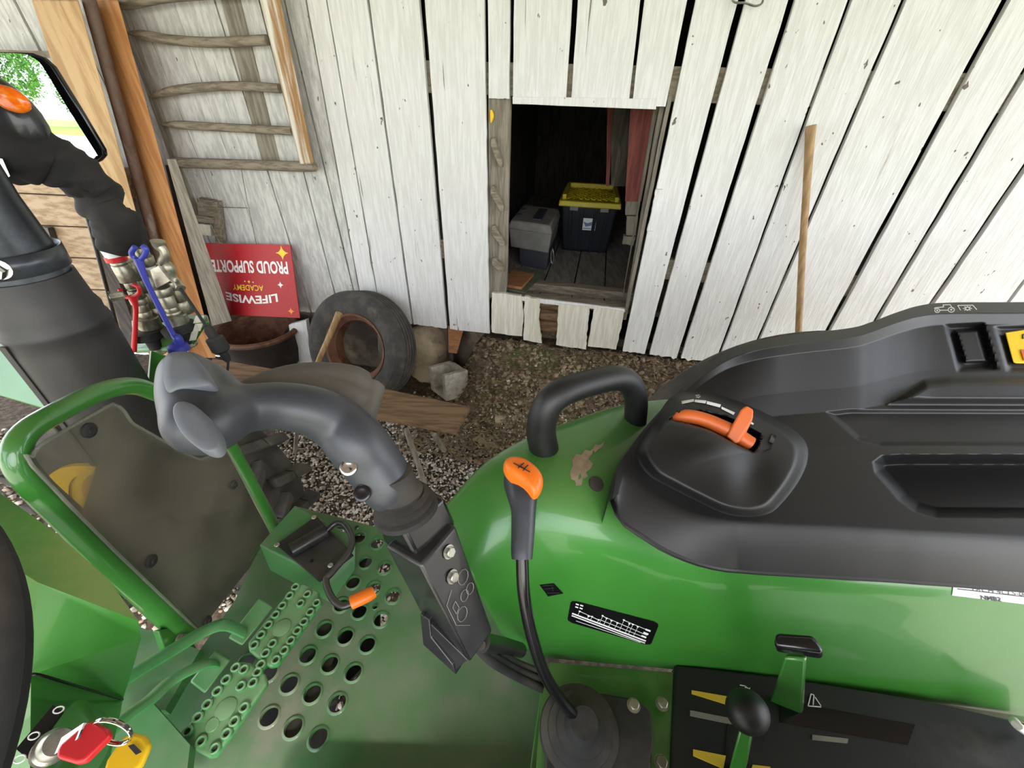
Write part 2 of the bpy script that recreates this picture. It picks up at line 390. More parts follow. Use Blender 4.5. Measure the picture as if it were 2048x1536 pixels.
def board(i, z0, z1, jag=0.006, z0b=None):
    a, b = LN[i], LN[i + 1]; ga, gb = GAP[i] * 0.0012, GAP[i + 1] * 0.0012; n = max(3, int((z1 - z0) / 0.05))
    L_, R_ = [], []
    for k in range(n + 1):
        z = z0 + (z1 - z0) * k / n
        L_.append((a(z) + ga + 0.0022 * noise.noise((i * 7.1, z * 9, 0)), z)); R_.append((b(z) - gb + 0.0022 * noise.noise((i * 7.1 + 3, z * 9, 4)), z))
    bt, m = [], 9
    for k in range(1, m):
        t = k / m; bt.append((L_[0][0] + (R_[0][0] - L_[0][0]) * t, z0 + ((z0b or z0) - z0) * t + jag * noise.noise((i * 3.3 + t * 5, 9, 1)) * 2))
    R_[0] = (R_[0][0], (z0b or z0))
    poly = [w3(s, z, 0) for s, z in L_[::-1] + bt + R_]
    off = 0.004 * noise.noise((i * 2.2, 0.3, 0))
    return prism([p + WN * off for p in poly], WN * 0.022)
groups = {'white': [], 'whitegrey': [], 'cream': []}
for i in range(len(LN) - 1):
    kind = 'whitegrey' if i < 11 else 'white'
    if i in (15,): groups['white'].append(board(15, zlin + 0.005, 2.95, 0.003))
    elif i in (16, 17, 18): groups['white'].append(board(i, zlin - 0.002 * (i - 16), 2.95, 0.003))
    else: groups[kind].append(board(i, 0.452 - 0.012 * (i > 18) + 0.01 * noise.noise((i, 0, 0)), 2.95, 0.012 if i > 18 else 0.006))
def quadpx(P, off, th, m=6, jag=0.0016):
    """board cut to a pixel outline on the wall, slightly rough edges"""
    Q = [W(x, y, off) for x, y in P]; out = []
    for i, a in enumerate(Q):
        b = Q[(i + 1) % len(Q)]
        for k in range(m):
            p = a.lerp(b, k / m); e = jag * noise.noise(p * 40) * 2; out.append(p + WT * e + Vector((0, 0, e)))
    return prism(out, WN * th)
for P in ([(984, 585), (1042, 592), (1047, 625), (1043, 673), (983, 665)], [(1049, 593), (1080, 600), (1077, 640), (1083, 687), (1047, 680)],
          [(1117, 607), (1179, 614), (1174, 660), (1172, 699), (1112, 690), (1115, 650)], [(1189, 614), (1249, 623), (1232, 699), (1176, 692)]):
    groups['cream'].append(quadpx(P, 0.0, 0.022, 7, 0.003))
wallparent = struct(mesh('wall_back', J(*groups['white']), M['white']))
wallparent2 = mesh('worn_shaded_board_run', J(*groups['whitegrey']), M['whitegrey'], wallparent)
mesh('apron_boards', J(*groups['cream']), M['cream'], wallparent)
# unpainted stripe where a board was never painted
mesh('bare_stripe', quadpx([(426, -60), (466, -60), (559, 322), (524, 322)], -0.004, 0.004), M['greywood'], wallparent)
mesh('corner_batten', quadpx([(214, -40), (228, -40), (356, 330), (412, 470), (404, 470), (344, 330)], -0.02, 0.02), M['greywood'], wallparent)
# framing behind the boards
zg0, zg1 = ws(1600, 210)[1], ws(1600, 135)[1]
mesh('girt', J(bar(w3(-2.9, 1.68, 0.045), w3(3.2, 1.66, 0.045), 0.04, 0.115, WN), bar(w3(-2.9, 0.92, 0.045), w3(-0.16, 0.92, 0.045), 0.04, 0.1, WN), bar(w3(0.66, 0.92, 0.045), w3(3.2, 0.92, 0.045), 0.04, 0.1, WN),
     bar(w3(-2.9, 2.5, 0.045), w3(3.2, 2.5, 0.045), 0.04, 0.115, WN)), M['greywoodx'], wallparent)
# opening: jamb with cleats, lintel, sill
dj = thing('trim_1', W(1000, 590, 0.03), 'x', 'x')
for k in ('label', 'category'): del dj[k]
struct(dj)
mesh('jamb_board', quadpx([(976, 190), (1021, 190), (1014, 560), (1011, 592), (978, 596)], 0.024, 0.03), M['greywood'], dj, bev=0.002)
for P in ([(982, 277), (988, 275), (1005, 325), (1004, 334), (998, 335), (981, 290)], [(981, 374), (987, 371), (1007, 410), (1007, 422), (1000, 424), (981, 388)],
          [(983, 453), (989, 451), (1009, 483), (1009, 492), (1002, 494), (982, 466)], [(984, 518), (990, 516), (1008, 534), (1008, 545), (1001, 546), (984, 530)]):
    q = [W(x, y, -0.006) for x, y in P]
    mesh('cleat', prism(q, WN * 0.03), M['greywoodx'], dj, bev=0.002)
mesh('yellow_foam', tube([W(982, 220, 0.012), W(984, 232, 0.01), W(982, 245, 0.012)], [0.005, 0.009, 0.004], 8), M['yellowr'], dj)
mesh('jamb_strip_group', J(quadpx([(1337, 192), (1345, 192), (1252, 640), (1246, 640)], 0.022, 0.03), quadpx([(1322, 200), (1332, 200), (1262, 560), (1252, 612)], 0.06, 0.05),
     quadpx([(1311, 200), (1319, 200), (1252, 560), (1246, 600)], 0.12, 0.06)), M['greywood'], dj, bev=0.002)
mesh('latch_block', quadpx([(1311, 379), (1326, 379), (1316, 420), (1306, 463), (1294, 462), (1303, 425)], -0.016, 0.016), M['white'], dj, bev=0.003)
li = struct(mesh('trim_2', quadpx([(1025, 193), (1314, 198), (1312, 219), (1025, 208)], -0.004, 0.03, 6, 0.001), M['white'], bev=0.002))
zf = zsil - 0.045                                     # barn floor height
sl = thing('trim_3', w3(0.2, zsil - 0.05, 0.05), 'x', 'x')
for k in ('label', 'category'): del sl[k]
struct(sl)
s0, s1 = ws(984, 590)[0], ws(1252, 612)[0]
mesh('sill_front', bar(w3(s0, zsil - 0.02, 0.055), w3(s1 + 0.01, zsil - 0.02, 0.055), 0.075, 0.03, WN), M['greywoodx'], sl, bev=0.003)
mesh('sill_face', quadpx([(984, 587), (1040, 593), (1110, 601), (1180, 610), (1250, 618), (1250, 624), (1180, 617), (1110, 610), (1048, 602), (984, 594)], 0.006, 0.012), M['white'], sl)
mesh('sill_rear', bar(w3(s0 + 0.12, zsil - 0.02, 0.25), w3(s1 + 0.10, zsil - 0.02, 0.25), 0.07, 0.05, WN), M['greywoodx'], sl, bev=0.003)
# log seen between the apron boards
mesh('log_end_wall', J(*[tube([w3(0.06, 0.50 + 0.07 * k, 0.09), w3(0.4, 0.50 + 0.07 * k + 0.01, 0.09)], 0.04, 10, 2) for k in range(3)]), M['plank'], sl)
# inside
fb = []
for k in range(38):
    a = -3.4 + k * 0.19
    fb.append(bx(w3(a, zf - 0.015, 1.75), (0.182, 3.3, 0.03), math.atan2(WT.y, WT.x)))
struct(mesh('floor_barn', J(*fb), M['floorwood']))
AW = math.atan2(WT.y, WT.x)
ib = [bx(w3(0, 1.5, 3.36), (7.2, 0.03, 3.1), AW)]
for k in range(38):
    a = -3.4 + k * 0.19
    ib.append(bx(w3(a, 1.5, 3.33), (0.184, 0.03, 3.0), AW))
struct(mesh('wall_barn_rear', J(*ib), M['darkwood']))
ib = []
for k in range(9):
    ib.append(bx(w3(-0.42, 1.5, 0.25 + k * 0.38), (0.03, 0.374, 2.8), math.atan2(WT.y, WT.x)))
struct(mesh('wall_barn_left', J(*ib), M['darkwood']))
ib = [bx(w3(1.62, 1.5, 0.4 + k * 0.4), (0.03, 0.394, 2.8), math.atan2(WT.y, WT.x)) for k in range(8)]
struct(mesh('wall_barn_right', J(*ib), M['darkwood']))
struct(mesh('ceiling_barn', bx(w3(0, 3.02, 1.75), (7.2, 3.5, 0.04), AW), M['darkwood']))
struct(mesh('wall_barn_end', J(bx(w3(-3.5, 1.5, 1.7), (0.04, 3.4, 3.1), AW), bx(w3(3.5, 1.5, 1.7), (0.04, 3.4, 3.1), AW)), M['darkwood']))  # unseen barn ends, added with the ceiling to keep daylight out
struct(mesh('floor_crawlspace', bx(w3(0, -.03, 1.72), (7.2, 3.3, 0.04), AW), M['dirt']))
# red partition boards and stud just inside, right
rp = struct(mesh('wall_partition', J(quadpx([(1263, 190), (1318, 190), (1296, 330), (1282, 403), (1250, 403)], 0.30, 0.02), quadpx([(1215, 190), (1226, 190), (1219, 372), (1212, 372)], 0.75, 0.05)), M['redwood']))
mesh('stud_block', quadpx([(1252, 403), (1280, 403), (1276, 430), (1250, 430)], 0.30, 0.05), M['greywood'], rp, bev=0.002)
mesh('stud_block', quadpx([(1254, 432), (1277, 432), (1272, 472), (1252, 470)], 0.30, 0.05), M['greywood'], rp, bev=0.002)
mesh('stud_block', quadpx([(1247, 472), (1272, 474), (1266, 492), (1245, 488)], 0.30, 0.05), M['greywood'], rp, bev=0.002)
mesh('post_board', quadpx([(1224, 190), (1243, 190), (1240, 372), (1222, 372)], 0.95, 0.06), M['greywood'], rp)
tag(mesh('hanging_cloth', tube([W(1256, 200, 0.5), W(1247, 250, 0.5), W(1252, 310, 0.5), W(1244, 372, 0.5)], [0.02, 0.035, 0.03, 0.045], 12, 6, flat=0.3, up=WN), M['darkwood']),
    'dark rag hanging beside the red board inside the barn opening', 'cloth')
# foundation
def rock(name, c, r, m, seed, parent=None, rz=0, amp=0.35, flat=0.0, label=None):
    V, Fc = ball((0, 0, 0), 1.0, None, 18, 12); Q = Matrix.Rotation(rz, 3, 'Z'); out = []
    for v in V:
        n_ = v.normalized(); k = 1 + amp * noise.noise(n_ * 1.7 + Vector((seed, 0, 0))) + amp * 0.4 * noise.noise(n_ * 4.3 + Vector((0, seed, 0)))
        q = n_ * k
        q = Vector([math.copysign(abs(t) ** 0.75, t) for t in q])
        out.append(Vector(c) + Q @ Vector((q.x * r[0], q.y * r[1], q.z * r[2])))
    return mesh(name, (out, Fc), m, parent, ang=50)
fs = rock('foundation_stone', W(862, 712, 0.17), (0.15, 0.13, 0.27), M['stone'], 3.1, rz=-0.2)
tag(fs, 'tan limestone foundation stone under the white boards, beside the lying tire', 'stone')
tag(mesh('wood_chunk', box8([W(897, 705, .02), W(914, 708, .02), W(914, 700, .12), W(897, 697, .12)], [W(896, 652, .02), W(928, 656, .02), W(928, 650, .12), W(896, 648, .12)]), M['newcut'], bev=0.004),
    'short split orange-brown wood chunk wedged under the white boards', 'wood')
mesh('footing', bar(w3(-3.4, 0.19, 0.27), w3(3.4, 0.19, 0.27), 0.26, 0.50, WN), M['stoned'], sl)
# ================================================================== ROOF AND GROUND
cg = struct(mesh('ceiling', J(*[bx((-0.2, 2.6 - k * 0.3, 2.98 - 0.02 * k), (9, 0.305, 0.025)) for k in range(15)]), M['shingle']))  # unseen roof, its reach set to dim the tractor against the wall
def gz(x, y):
    dw = (W0 - Vector((x, y, 0))).dot(WN)                # distance in front of wall
    a = min(1, max(0, (x + 0.42) / 0.27)); a = a * a * (3 - 2 * a)
    dm = .15 + .29 * min(1, max(0, (x + .42) / .5)); r = min(1, max(0, dm - dw) / dm)
    return 0.40 * a * r ** 1.3 + 0.012 * noise.noise((x * 3, y * 3, 0)) + (0.015 * noise.noise((x * 14, y * 14, 2)) * (r > 0))
V, Fc = [], []
nx, ny = 150, 60
for j in range(ny + 1):
    for i in range(nx + 1):
        x = -3.4 + 7.4 * i / nx; y = -0.2 + 2.75 * j / ny
        V.append(Vector((x, y, gz(x, y) - 0.004)))
for j in range(ny):
    for i in range(nx): Fc.append((j * (nx + 1) + i, j * (nx + 1) + i + 1, (j + 1) * (nx + 1) + i + 1, (j + 1) * (nx + 1) + i))
gr = struct(mesh('floor', (V, Fc), M['gbase'], ang=180))
dv, df = [], []
for j in range(26):
    for i in range(61):
        s = -0.62 + 3.0 * i / 60; o_ = -0.50 + 0.58 * j / 25; p = w3(s, 0, o_)
        z = gz(p.x, p.y) + 0.014 * noise.noise((p.x * 22, p.y * 22, 5)) + 0.004 - 0.02 * (j == 0)
        dv.append(Vector((p.x, p.y, z)))
for j in range(25):
    for i in range(60): df.append((j * 61 + i, j * 61 + i + 1, (j + 1) * 61 + i + 1, (j + 1) * 61 + i))
struct(mesh('floor_bank', (dv, df), M['dirt'], ang=180))
struct(mesh('floor_yard', ([Vector(p) for p in ((-60, -17, 0), (60, -17, 0), (60, -0.2, -0.004), (-60, -0.2, -0.004))], [(0, 1, 2, 3)]), mat('pale_gravel_drive', 'cfc8bb', 'b5ac9d', 0.9, scale=30)))
struct(mesh('floor_side', ([Vector(p) for p in ((-30, -0.2, -0.006), (-3.4, -0.2, -0.006), (-3.4, 8, -0.006), (-30, 8, -0.006))], [(0, 1, 2, 3)]), bpy.data.materials['pale_gravel_drive']))
struct(mesh('floor_side', ([Vector(p) for p in ((4, -0.2, -0.006), (30, -0.2, -0.006), (30, 8, -0.006), (4, 8, -0.006))], [(0, 1, 2, 3)]), bpy.data.materials['pale_gravel_drive']))
o = mesh('lawn', ([Vector(p) for p in ((-120, -120, 0.01), (120, -120, 0.01), (120, -17, 0.01), (-120, -17, 0.01))], [(0, 1, 2, 3)]), M['grass']); o['kind'] = 'structure'; o.name = 'floor_lawn'
# pebbles
ICO = bmesh.new(); bmesh.ops.create_icosphere(ICO, subdivisions=1, radius=1)
iv = np.array([v.co[:] for v in ICO.verts]); iff = np.array([[v.index for v in f.verts] for f in ICO.faces]); ICO.free()
def pebbles(name, N_, region, smin, smax, m, seed, zf_):
    g = np.random.default_rng(seed); VV, FF = [], []; k = 0
    while k < N_:
        x, y, keep = region(g)
        if not keep: continue
        s = smin + (smax - smin) * g.random() ** 2.2
        a = g.normal(size=(3, 3)); q, _ = np.linalg.qr(a)
        sh = np.array([1, 0.55 + 0.4 * g.random(), 0.4 + 0.3 * g.random()]) * s
        v = (iv * (1 + 0.18 * g.normal(size=(len(iv), 1))) * sh) @ (q if g.random() < .5 else np.eye(3) @ np.array([[math.cos(k), -math.sin(k), 0], [math.sin(k), math.cos(k), 0], [0, 0, 1]]))
        VV.append(v + np.array([x, y, zf_(x, y) + sh[2] * 0.35])); FF.append(iff + k * len(iv)); k += 1
    VV, FF = np.concatenate(VV), np.concatenate(FF); me = bpy.data.meshes.new(name)
    c0 = VV.mean(0); c0[2] = VV[:, 2].min()
    me.vertices.add(len(VV)); me.vertices.foreach_set('co', (VV - c0).ravel()); me.loops.add(FF.size); me.loops.foreach_set('vertex_index', FF.ravel().astype('i'))
    me.polygons.add(len(FF)); me.polygons.foreach_set('loop_start', np.arange(0, FF.size, 3)); me.update(calc_edges=True)
    me.materials.append(m); o = bpy.data.objects.new(name, me); COL.objects.link(o); o.location = c0; o['kind'] = 'stuff'; return o
def reg1(g):
    x, y = g.uniform(-1.35, 1.9), g.uniform(0.75, 2.2)
    dw = (W0 - Vector((x, y, 0))).dot(WN)
    return x, y, (dw > 0.26 or (dw > 0.02 and g.random() < 0.06 + 3.5 * max(0, dw - .10))) and (x > -1.2 or y > 1.0)
tag(pebbles('gravel', 25000, reg1, 0.005, 0.0135, M['pebble'], 5, gz), 'loose grey and tan gravel covering the ground between tractor and wall', 'gravel')
def reg4(g):
    s, o_ = g.uniform(-.55, 1.45), g.uniform(-.62, .03); p = w3(s, 0, o_)
    return p.x, p.y, g.random() < (1.0 if o_ > -.32 else .18)
tag(pebbles('bank_rubble', 4200, reg4, 0.004, 0.022, mat('brown_rubble', '6d5b47', 'a3937b', .95, scale=14, lo=.35, hi=.7, col3='59603a', s3=3, lo3=.6, hi3=.7), 31, gz), 'brown rubble and stone chips mixed into the dirt bank under the wall', 'rubble')
def reg2(g):
    return g.uniform(-0.75, 0.1), g.uniform(0.1, 0.78), True
tag(pebbles('gravel', 3500, reg2, 0.006, 0.014, M['pebble'], 9, gz), 'gravel seen through the holes of the green tractor floor', 'gravel')
def reg3(g):
    return g.uniform(-3.3, -1.2), g.uniform(0.1, 1.7), True
tag(pebbles('gravel', 6000, reg3, 0.008, 0.018, M['pebble'], 19, gz), 'bright gravel left of the exhaust stack at the photo edge', 'gravel')
def bankdebris():
    g = random.Random(4); P = []
    for k in range(4200):
        s, o_ = g.uniform(-0.45, 1.35), g.uniform(-0.62, 0.03); p = w3(s, 0, o_); p.z = gz(p.x, p.y) + 0.012
        a = g.uniform(0, math.pi); l = g.uniform(0.008, 0.035); d = Vector((math.cos(a), math.sin(a), g.uniform(-.2, .3))) * l
        P.append(bar(p - d, p + d, g.choice((.002, .003, .006, .012)), 0.002))
    return J(*P)
o = tag(mesh('straw_litter', bankdebris(), mat('dry_straw', '8f7d5f', '5d4c38', 0.9, scale=30)), 'dry straw, twigs and bark bits littering the mossy dirt bank', 'litter'); o['kind'] = 'stuff'
def gstone(x, y, r, m, seed, lb, sink=.3):
    p = PZ(x, y, 0.1)
    for _ in range(10): p = PZ(x, y, gz(p.x, p.y) + r[2] * sink)
    tag(rock('foundation_stone', p, r, m, seed, rz=seed), lb, 'stone')
gstone(1345, 768, (.15, .10, .09), M['stoned'], 5.7, 'large rough brown stone in the bank behind the grab handle')
gstone(1262, 736, (.08, .06, .045), M['stoned'], 8.2, 'dark stone in the shaded bank left of the large brown stone')
gstone(1215, 738, (.045, .04, .03), M['stoned'], 2.2, 'small dark stone at the top of the dirt bank under the cream boards')
gstone(1420, 748, (.10, .07, .06), M['stoned'], 1.2, 'brown stone under the boards just above the console rim')
# loose rocks one can count, in the gravel by the block
rl = [(1002, 838, .03, 'pale tan rock in the gravel just right of the plank end'), (952, 735, .03, 'grey rock lying right behind the concrete block'), (1020, 795, .026, 'round tan rock on the gravel, left of the black grab handle'),
      (985, 805, .022, 'small brown rock between the concrete block and grab handle'), (968, 765, .022, 'small pale rock right beside the concrete block'), (1000, 740, .024, 'whitish rock in the dirt below the short cream boards'),
      (1040, 752, .02, 'small light rock in the dirt bank, farthest right of the pale ones'), (1165, 745, .03, 'angular rock at the foot of the mossy dirt bank'), (938, 705, .024, 'brown rock at the wall foot behind the concrete block')]
for k, (x, y, r, lb) in enumerate(rl):
    p = PZ(x, y, 0.0)
    for _ in range(8): p = PZ(x, y, gz(p.x, p.y) + r * 0.4)
    tag(rock('rock', p, (r * 1.25, r, r * 0.8), M['stone'], 2.3 * k + 1, rz=k), lb, 'rock', 'loose rocks in the gravel')
def woodbit(x0, y0, x1, y1, wd, lb):
    p = PZ(x0, y0, 0); q = PZ(x1, y1, 0)
    for _ in range(8): p = PZ(x0, y0, gz(p.x, p.y) + .012); q = PZ(x1, y1, gz(q.x, q.y) + .012)
    tag(mesh('wood_scrap', bar(p, q, wd, 0.012), M['newcut'], bev=0.002), lb, 'wood scrap')
woodbit(945, 785, 972, 772, 0.022, 'reddish wood scrap on the dirt right of the concrete block')
woodbit(1056, 713, 1078, 709, 0.03, 'short reddish wood scrap on the moss under the cream boards')

# ================================================================== LEFT: LOW PLANK WALL, POSTS, RACK
lw = []
for k in range(5):
    y0, y1 = 332 + k * 62, 332 + (k + 1) * 62 - 3
    lw.append(quadpx([(-150, y0 - 14), (262, y0 + 4), (262, y1 + 4), (-150, y1 - 14)], -0.12, 0.03, 6, .001))
struct(mesh('wall_left_planks', J(*lw), M['plankh']))
mesh('edge_strip', quadpx([(-150, 96), (104, 102), (106, 114), (-150, 112)], -0.10, 0.05), M['greywoodx'], bpy.data.objects['wall_left_planks'])  # grey wood strip above the tan planks
p1 = tag(mesh('timber_post', box8([W(x, y, -.30) for x, y in ((300, 716), (352, 716), (157, 0), (63, 0))], [W(x, y, -.17) for x, y in ((300, 716), (352, 716), (157, 0), (63, 0))]), M['pine_pale'], bev=0.004),
         'wide pale pine timber post with dark knots, beside the mirror', 'post')
p2 = tag(mesh('timber_post', box8([W(x, y, -.17) for x, y in ((380, 716), (432, 716), (236, 0), (190, 0))], [W(x, y, -.07) for x, y in ((380, 716), (432, 716), (236, 0), (190, 0))]), M['pine'], bev=0.004),
         'narrow orange pine post with a long pale split, left of the hay rack', 'post')
for o in (p1, p2):
    pass
tag(mesh('iron_pipe', tube([W(150, -90, -.24), W(178, 0, -.235), W(320, 520, -.22), W(352, 640, -.22)], 0.024, 16, 6), M['rustp']), 'long rusty brown iron pipe standing between the two pine posts', 'pipe')
tag(mesh('metal_rod', tube([W(150, 350, -.42), W(185, 470, -.42), W(238, 668, -.42), W(262, 760, -.42)], 0.010, 12, 4), M['blackm']), 'thin dark metal rod standing in front of the tan plank wall', 'rod')
tag(mesh('dark_post', box8([W(x, y, -.2) for x, y in ((255, 700), (285, 700), (208, 480), (186, 480))], [W(x, y, -.14) for x, y in ((255, 700), (285, 700), (208, 480), (186, 480))]), M['darkwood']), 'dark weathered post behind the thin metal rod', 'post')
tag(mesh('dark_plate', quadpx([(72, 452), (95, 456), (112, 508), (84, 500)], -.16, .03), M['blackm']), 'small dark metal plate on the tan planks beside the exhaust', 'plate')
# hay rack
hr = thing('hay_rack', W(615, 330, -.05), 'old wooden hay rack with curved pointed rungs hanging on the white wall', 'hay rack')
rail = mesh('rail', box8([W(x, y, -.085) for x, y in ((600, 329), (628, 327), (549, -60), (505, -60))], [W(x, y, -.03) for x, y in ((600, 329), (628, 327), (549, -60), (505, -60))]), mat('half_painted_rail', 'd6d1c4', '96703f', 0.75, scale=4, stretch=(7, 7, .5), bump=.5), hr, bev=0.006)
for P, r in (([(236, 16), (262, 6), (340, -8), (500, -20)], 8), ([(256, 66), (290, 71), (345, 80), (430, 85), (535, 80)], 7.2), ([(300, 194), (340, 183), (400, 175), (480, 172), (560, 177)], 7), ([(324, 249), (360, 250), (430, 254), (585, 262)], 7), ([(345, 325), (440, 328), (540, 331), (600, 333), (630, 332)], 9)):
    rr = [0.35] + [1] * (len(P) - 1)
    if r == 9: rr = [1] * len(P)
    mesh('rung', tube([W(x, y, -.06) for x, y in P], [q * r * 0.0027 for q in rr], 10, 5), M['greywoodx'], hr)
# grey board and scraps left of sign
tag(mesh('grey_board', box8([W(x, y, -.22) for x, y in ((424, 652), (464, 642), (352, 318), (333, 318))], [W(x, y, -.19) for x, y in ((424, 652), (464, 642), (352, 318), (333, 318))]), M['greywood'], bev=0.002),
    'long weathered grey board leaning in front of the red sign', 'board')
tag(mesh('grey_board', box8([W(x, y, -.10) for x, y in ((405, 640), (425, 640), (340, 330), (330, 330))], [W(x, y, -.07) for x, y in ((405, 640), (425, 640), (340, 330), (330, 330))]), M['darkwood'], bev=0.002),
    'dark narrow board in shade between the orange post and the grey board', 'board')
sb = thing('wood_bracket', W(410, 470, -.07), 'small weathered wooden bracket of stacked blocks above the red sign', 'bracket')
mesh('block', quadpx([(393, 396), (424, 402), (428, 434), (396, 430)], -.05, .04), M['greywoodx'], sb, bev=.002)
mesh('block', quadpx([(386, 430), (428, 436), (426, 448), (388, 442)], -.06, .05), M['greywoodx'], sb, bev=.002)
mesh('block', quadpx([(396, 448), (420, 450), (422, 472), (400, 470)], -.05, .03), M['cream'], sb, bev=.002)
mesh('upright', quadpx([(424, 404), (432, 404), (444, 486), (430, 486)], -.05, .04), M['greywoodx'], sb, bev=.002)
tag(mesh('white_trim_board', quadpx([(577, 650), (612, 640), (626, 735), (592, 740)], -.08, .03), M['white'], bev=.002), 'short white painted board standing between cauldron and tire', 'board')

# sign
sg = thing('yard_sign', W(510, 632, -.12), 'red yard sign hanging upside down with white lettering, stars and wire stakes', 'sign')
TLs, TRs, BRs, BLs = W(398, 486, -.06), W(580, 490, -.06), W(600, 636, -.13), W(421, 628, -.13)
sn = (TRs - TLs).cross(BLs - TLs).normalized()
if sn.dot(CAM - TLs) < 0: sn = -sn
def SG(u, v, h=0.0): return TLs.lerp(TRs, u).lerp(BLs.lerp(BRs, u), v) + sn * h
mesh('panel', prism([SG(0, 0), SG(1, 0), SG(1, 1), SG(0, 1)], -sn * 0.005), M['red_sign'], sg)
def text_mesh(txt, spacing=1.0, bold=0.0):
    c = bpy.data.curves.new('t', 'FONT'); c.body = txt; c.size = 1; c.offset = bold; c.space_character = spacing; c.resolution_u = 3
    o = bpy.data.objects.new('t', c); COL.objects.link(o)
    dg = bpy.context.evaluated_depsgraph_get(); me = bpy.data.meshes.new_from_object(o.evaluated_get(dg))
    V = [v.co.copy() for v in me.vertices]; Fc = [tuple(p.vertices) for p in me.polygons]
    bpy.data.objects.remove(o); bpy.data.meshes.remove(me); bpy.data.curves.remove(c); return V, Fc
def fit(txt, bold=0.0):
    V, Fc = text_mesh(txt, 1.0, bold)
    xs = [v.x for v in V]; ys = [v.y for v in V]; x0, x1, y0, y1 = min(xs), max(xs), min(ys), max(ys)
    return [((v.x - x0) / (x1 - x0), (v.y - y0) / (y1 - y0)) for v in V], Fc
def signtext(txt, u0, u1, v0, v1, m, bold=0.02, arc=0.0):
    P, Fc = fit(txt, bold)
    mesh('lettering', ([SG(u1 - x * (u1 - u0), v0 + y * (v1 - v0) + arc * (1 - (2 * x - 1) ** 2), 0.0012) for x, y in P], Fc), m, sg, recalc=False)
signtext('PROUD SUPPORTER', 0.035, 0.945, 0.215, 0.385, M['ink'], 0.03)
signtext('LIFEWISE', 0.215, 0.79, 0.655, 0.775, M['ink'], 0.03, 0.045)
signtext('ACADEMY', 0.31, 0.65, 0.55, 0.63, M['inky'], 0.01)
def star(u, v, ru, m, rv=None):
    rv = rv or ru * 1.25; pts = []
    for k in range(32):
        a = 2 * math.pi * k / 32; q = 1 / (abs(math.cos(a)) ** .62 + abs(math.sin(a)) ** .62 + 1e-9) ** (1 / .62)
        pts.append((u + ru * q * math.cos(a), v + rv * q * math.sin(a)))
    P = [SG(min(.998, x), max(.004, y), 0.0012) for x, y in pts]; P.append(SG(u, v, 0.0012))
    mesh('star', (P, [(k, (k + 1) % 32, 32) for k in range(32)]), m, sg, recalc=False)
star(0.905, 0.105, 0.068, M['inky'], 0.095); star(0.84, 0.535, 0.034, M['ink'], 0.05); star(0.915, 0.905, 0.036, M['inko'], 0.055); star(0.115, 0.53, 0.05, M['inky'], 0.06)
star(0.07, 0.12, 0.03, M['inko']); star(0.5, 0.505, 0.02, M['inky']); star(0.455, 0.5, 0.011, M['ink']); star(0.545, 0.51, 0.011, M['ink'])
st = mesh('wire_stake', J(tube([W(374, 338, -.05), W(398, 400, -.05), W(443, 492, -.055)], .0022, 8, 2), tube([W(481, 330, -.05), W(494, 400, -.05), W(514, 494, -.055)], .0022, 8, 2),
     tube([W(402, 413, -.05), W(500, 416, -.05)], .002, 8, 2), tube([W(410, 487, -.053), W(582, 490, -.053)], .002, 8, 2)), M['zinc'], sg)

# cauldron
rc = PZ(517, 662, 0.34)
cz = thing('iron_cauldron', (rc.x, rc.y, 0), 'rusty round iron cauldron with thick rim standing under the red sign', 'cauldron')
prof = [(0.06, 0.03), (0.15, 0.05), (0.21, 0.12), (0.235, 0.22), (0.24, 0.32), (0.262, 0.335), (0.27, 0.352), (0.258, 0.366), (0.235, 0.355), (0.225, 0.32), (0.218, 0.22), (0.19, 0.13), (0.13, 0.075), (0.03, 0.065)]
sc_ = 0.93
mesh('bowl_outside', lathe((rc.x, rc.y, 0), (0, 0, 1), [(r * sc_, h) for r, h in prof[:8]], 48, False), M['rustdark'], cz, ang=60)
bowl = mesh('bowl_inside', lathe((rc.x, rc.y, 0), (0, 0, 1), [(r * sc_, h) for r, h in prof[7:]], 48, False), M['rust'], cz, ang=60)
mesh('rim', lathe((rc.x, rc.y, 0), (0, 0, 1), [((0.25 + 0.02 * math.cos(a)) * sc_, 0.35 + 0.017 * math.sin(a)) for a in [k * math.pi / 5 for k in range(11)]], 48, False), M['rust'], cz)
for a in (0.5, 2.6, 4.7): mesh('foot', tube([(rc.x + .13 * math.cos(a), rc.y + .13 * math.sin(a), .07), (rc.x + .16 * math.cos(a), rc.y + .16 * math.sin(a), 0.0)], [.022, .014], 10, 2), M['rustdark'], cz)
tag(mesh('rubber_hose', tube([(rc.x + .02, rc.y - .02, .1), (rc.x + .12, rc.y + .03, .2), (rc.x + .15, rc.y + .1, .29), (rc.x + .08, rc.y + .15, .24), (rc.x + .1, rc.y + .02, .12)], .016, 12, 6), M['rubber']), 'black rubber hose coiled inside the rusty cauldron', 'hose')

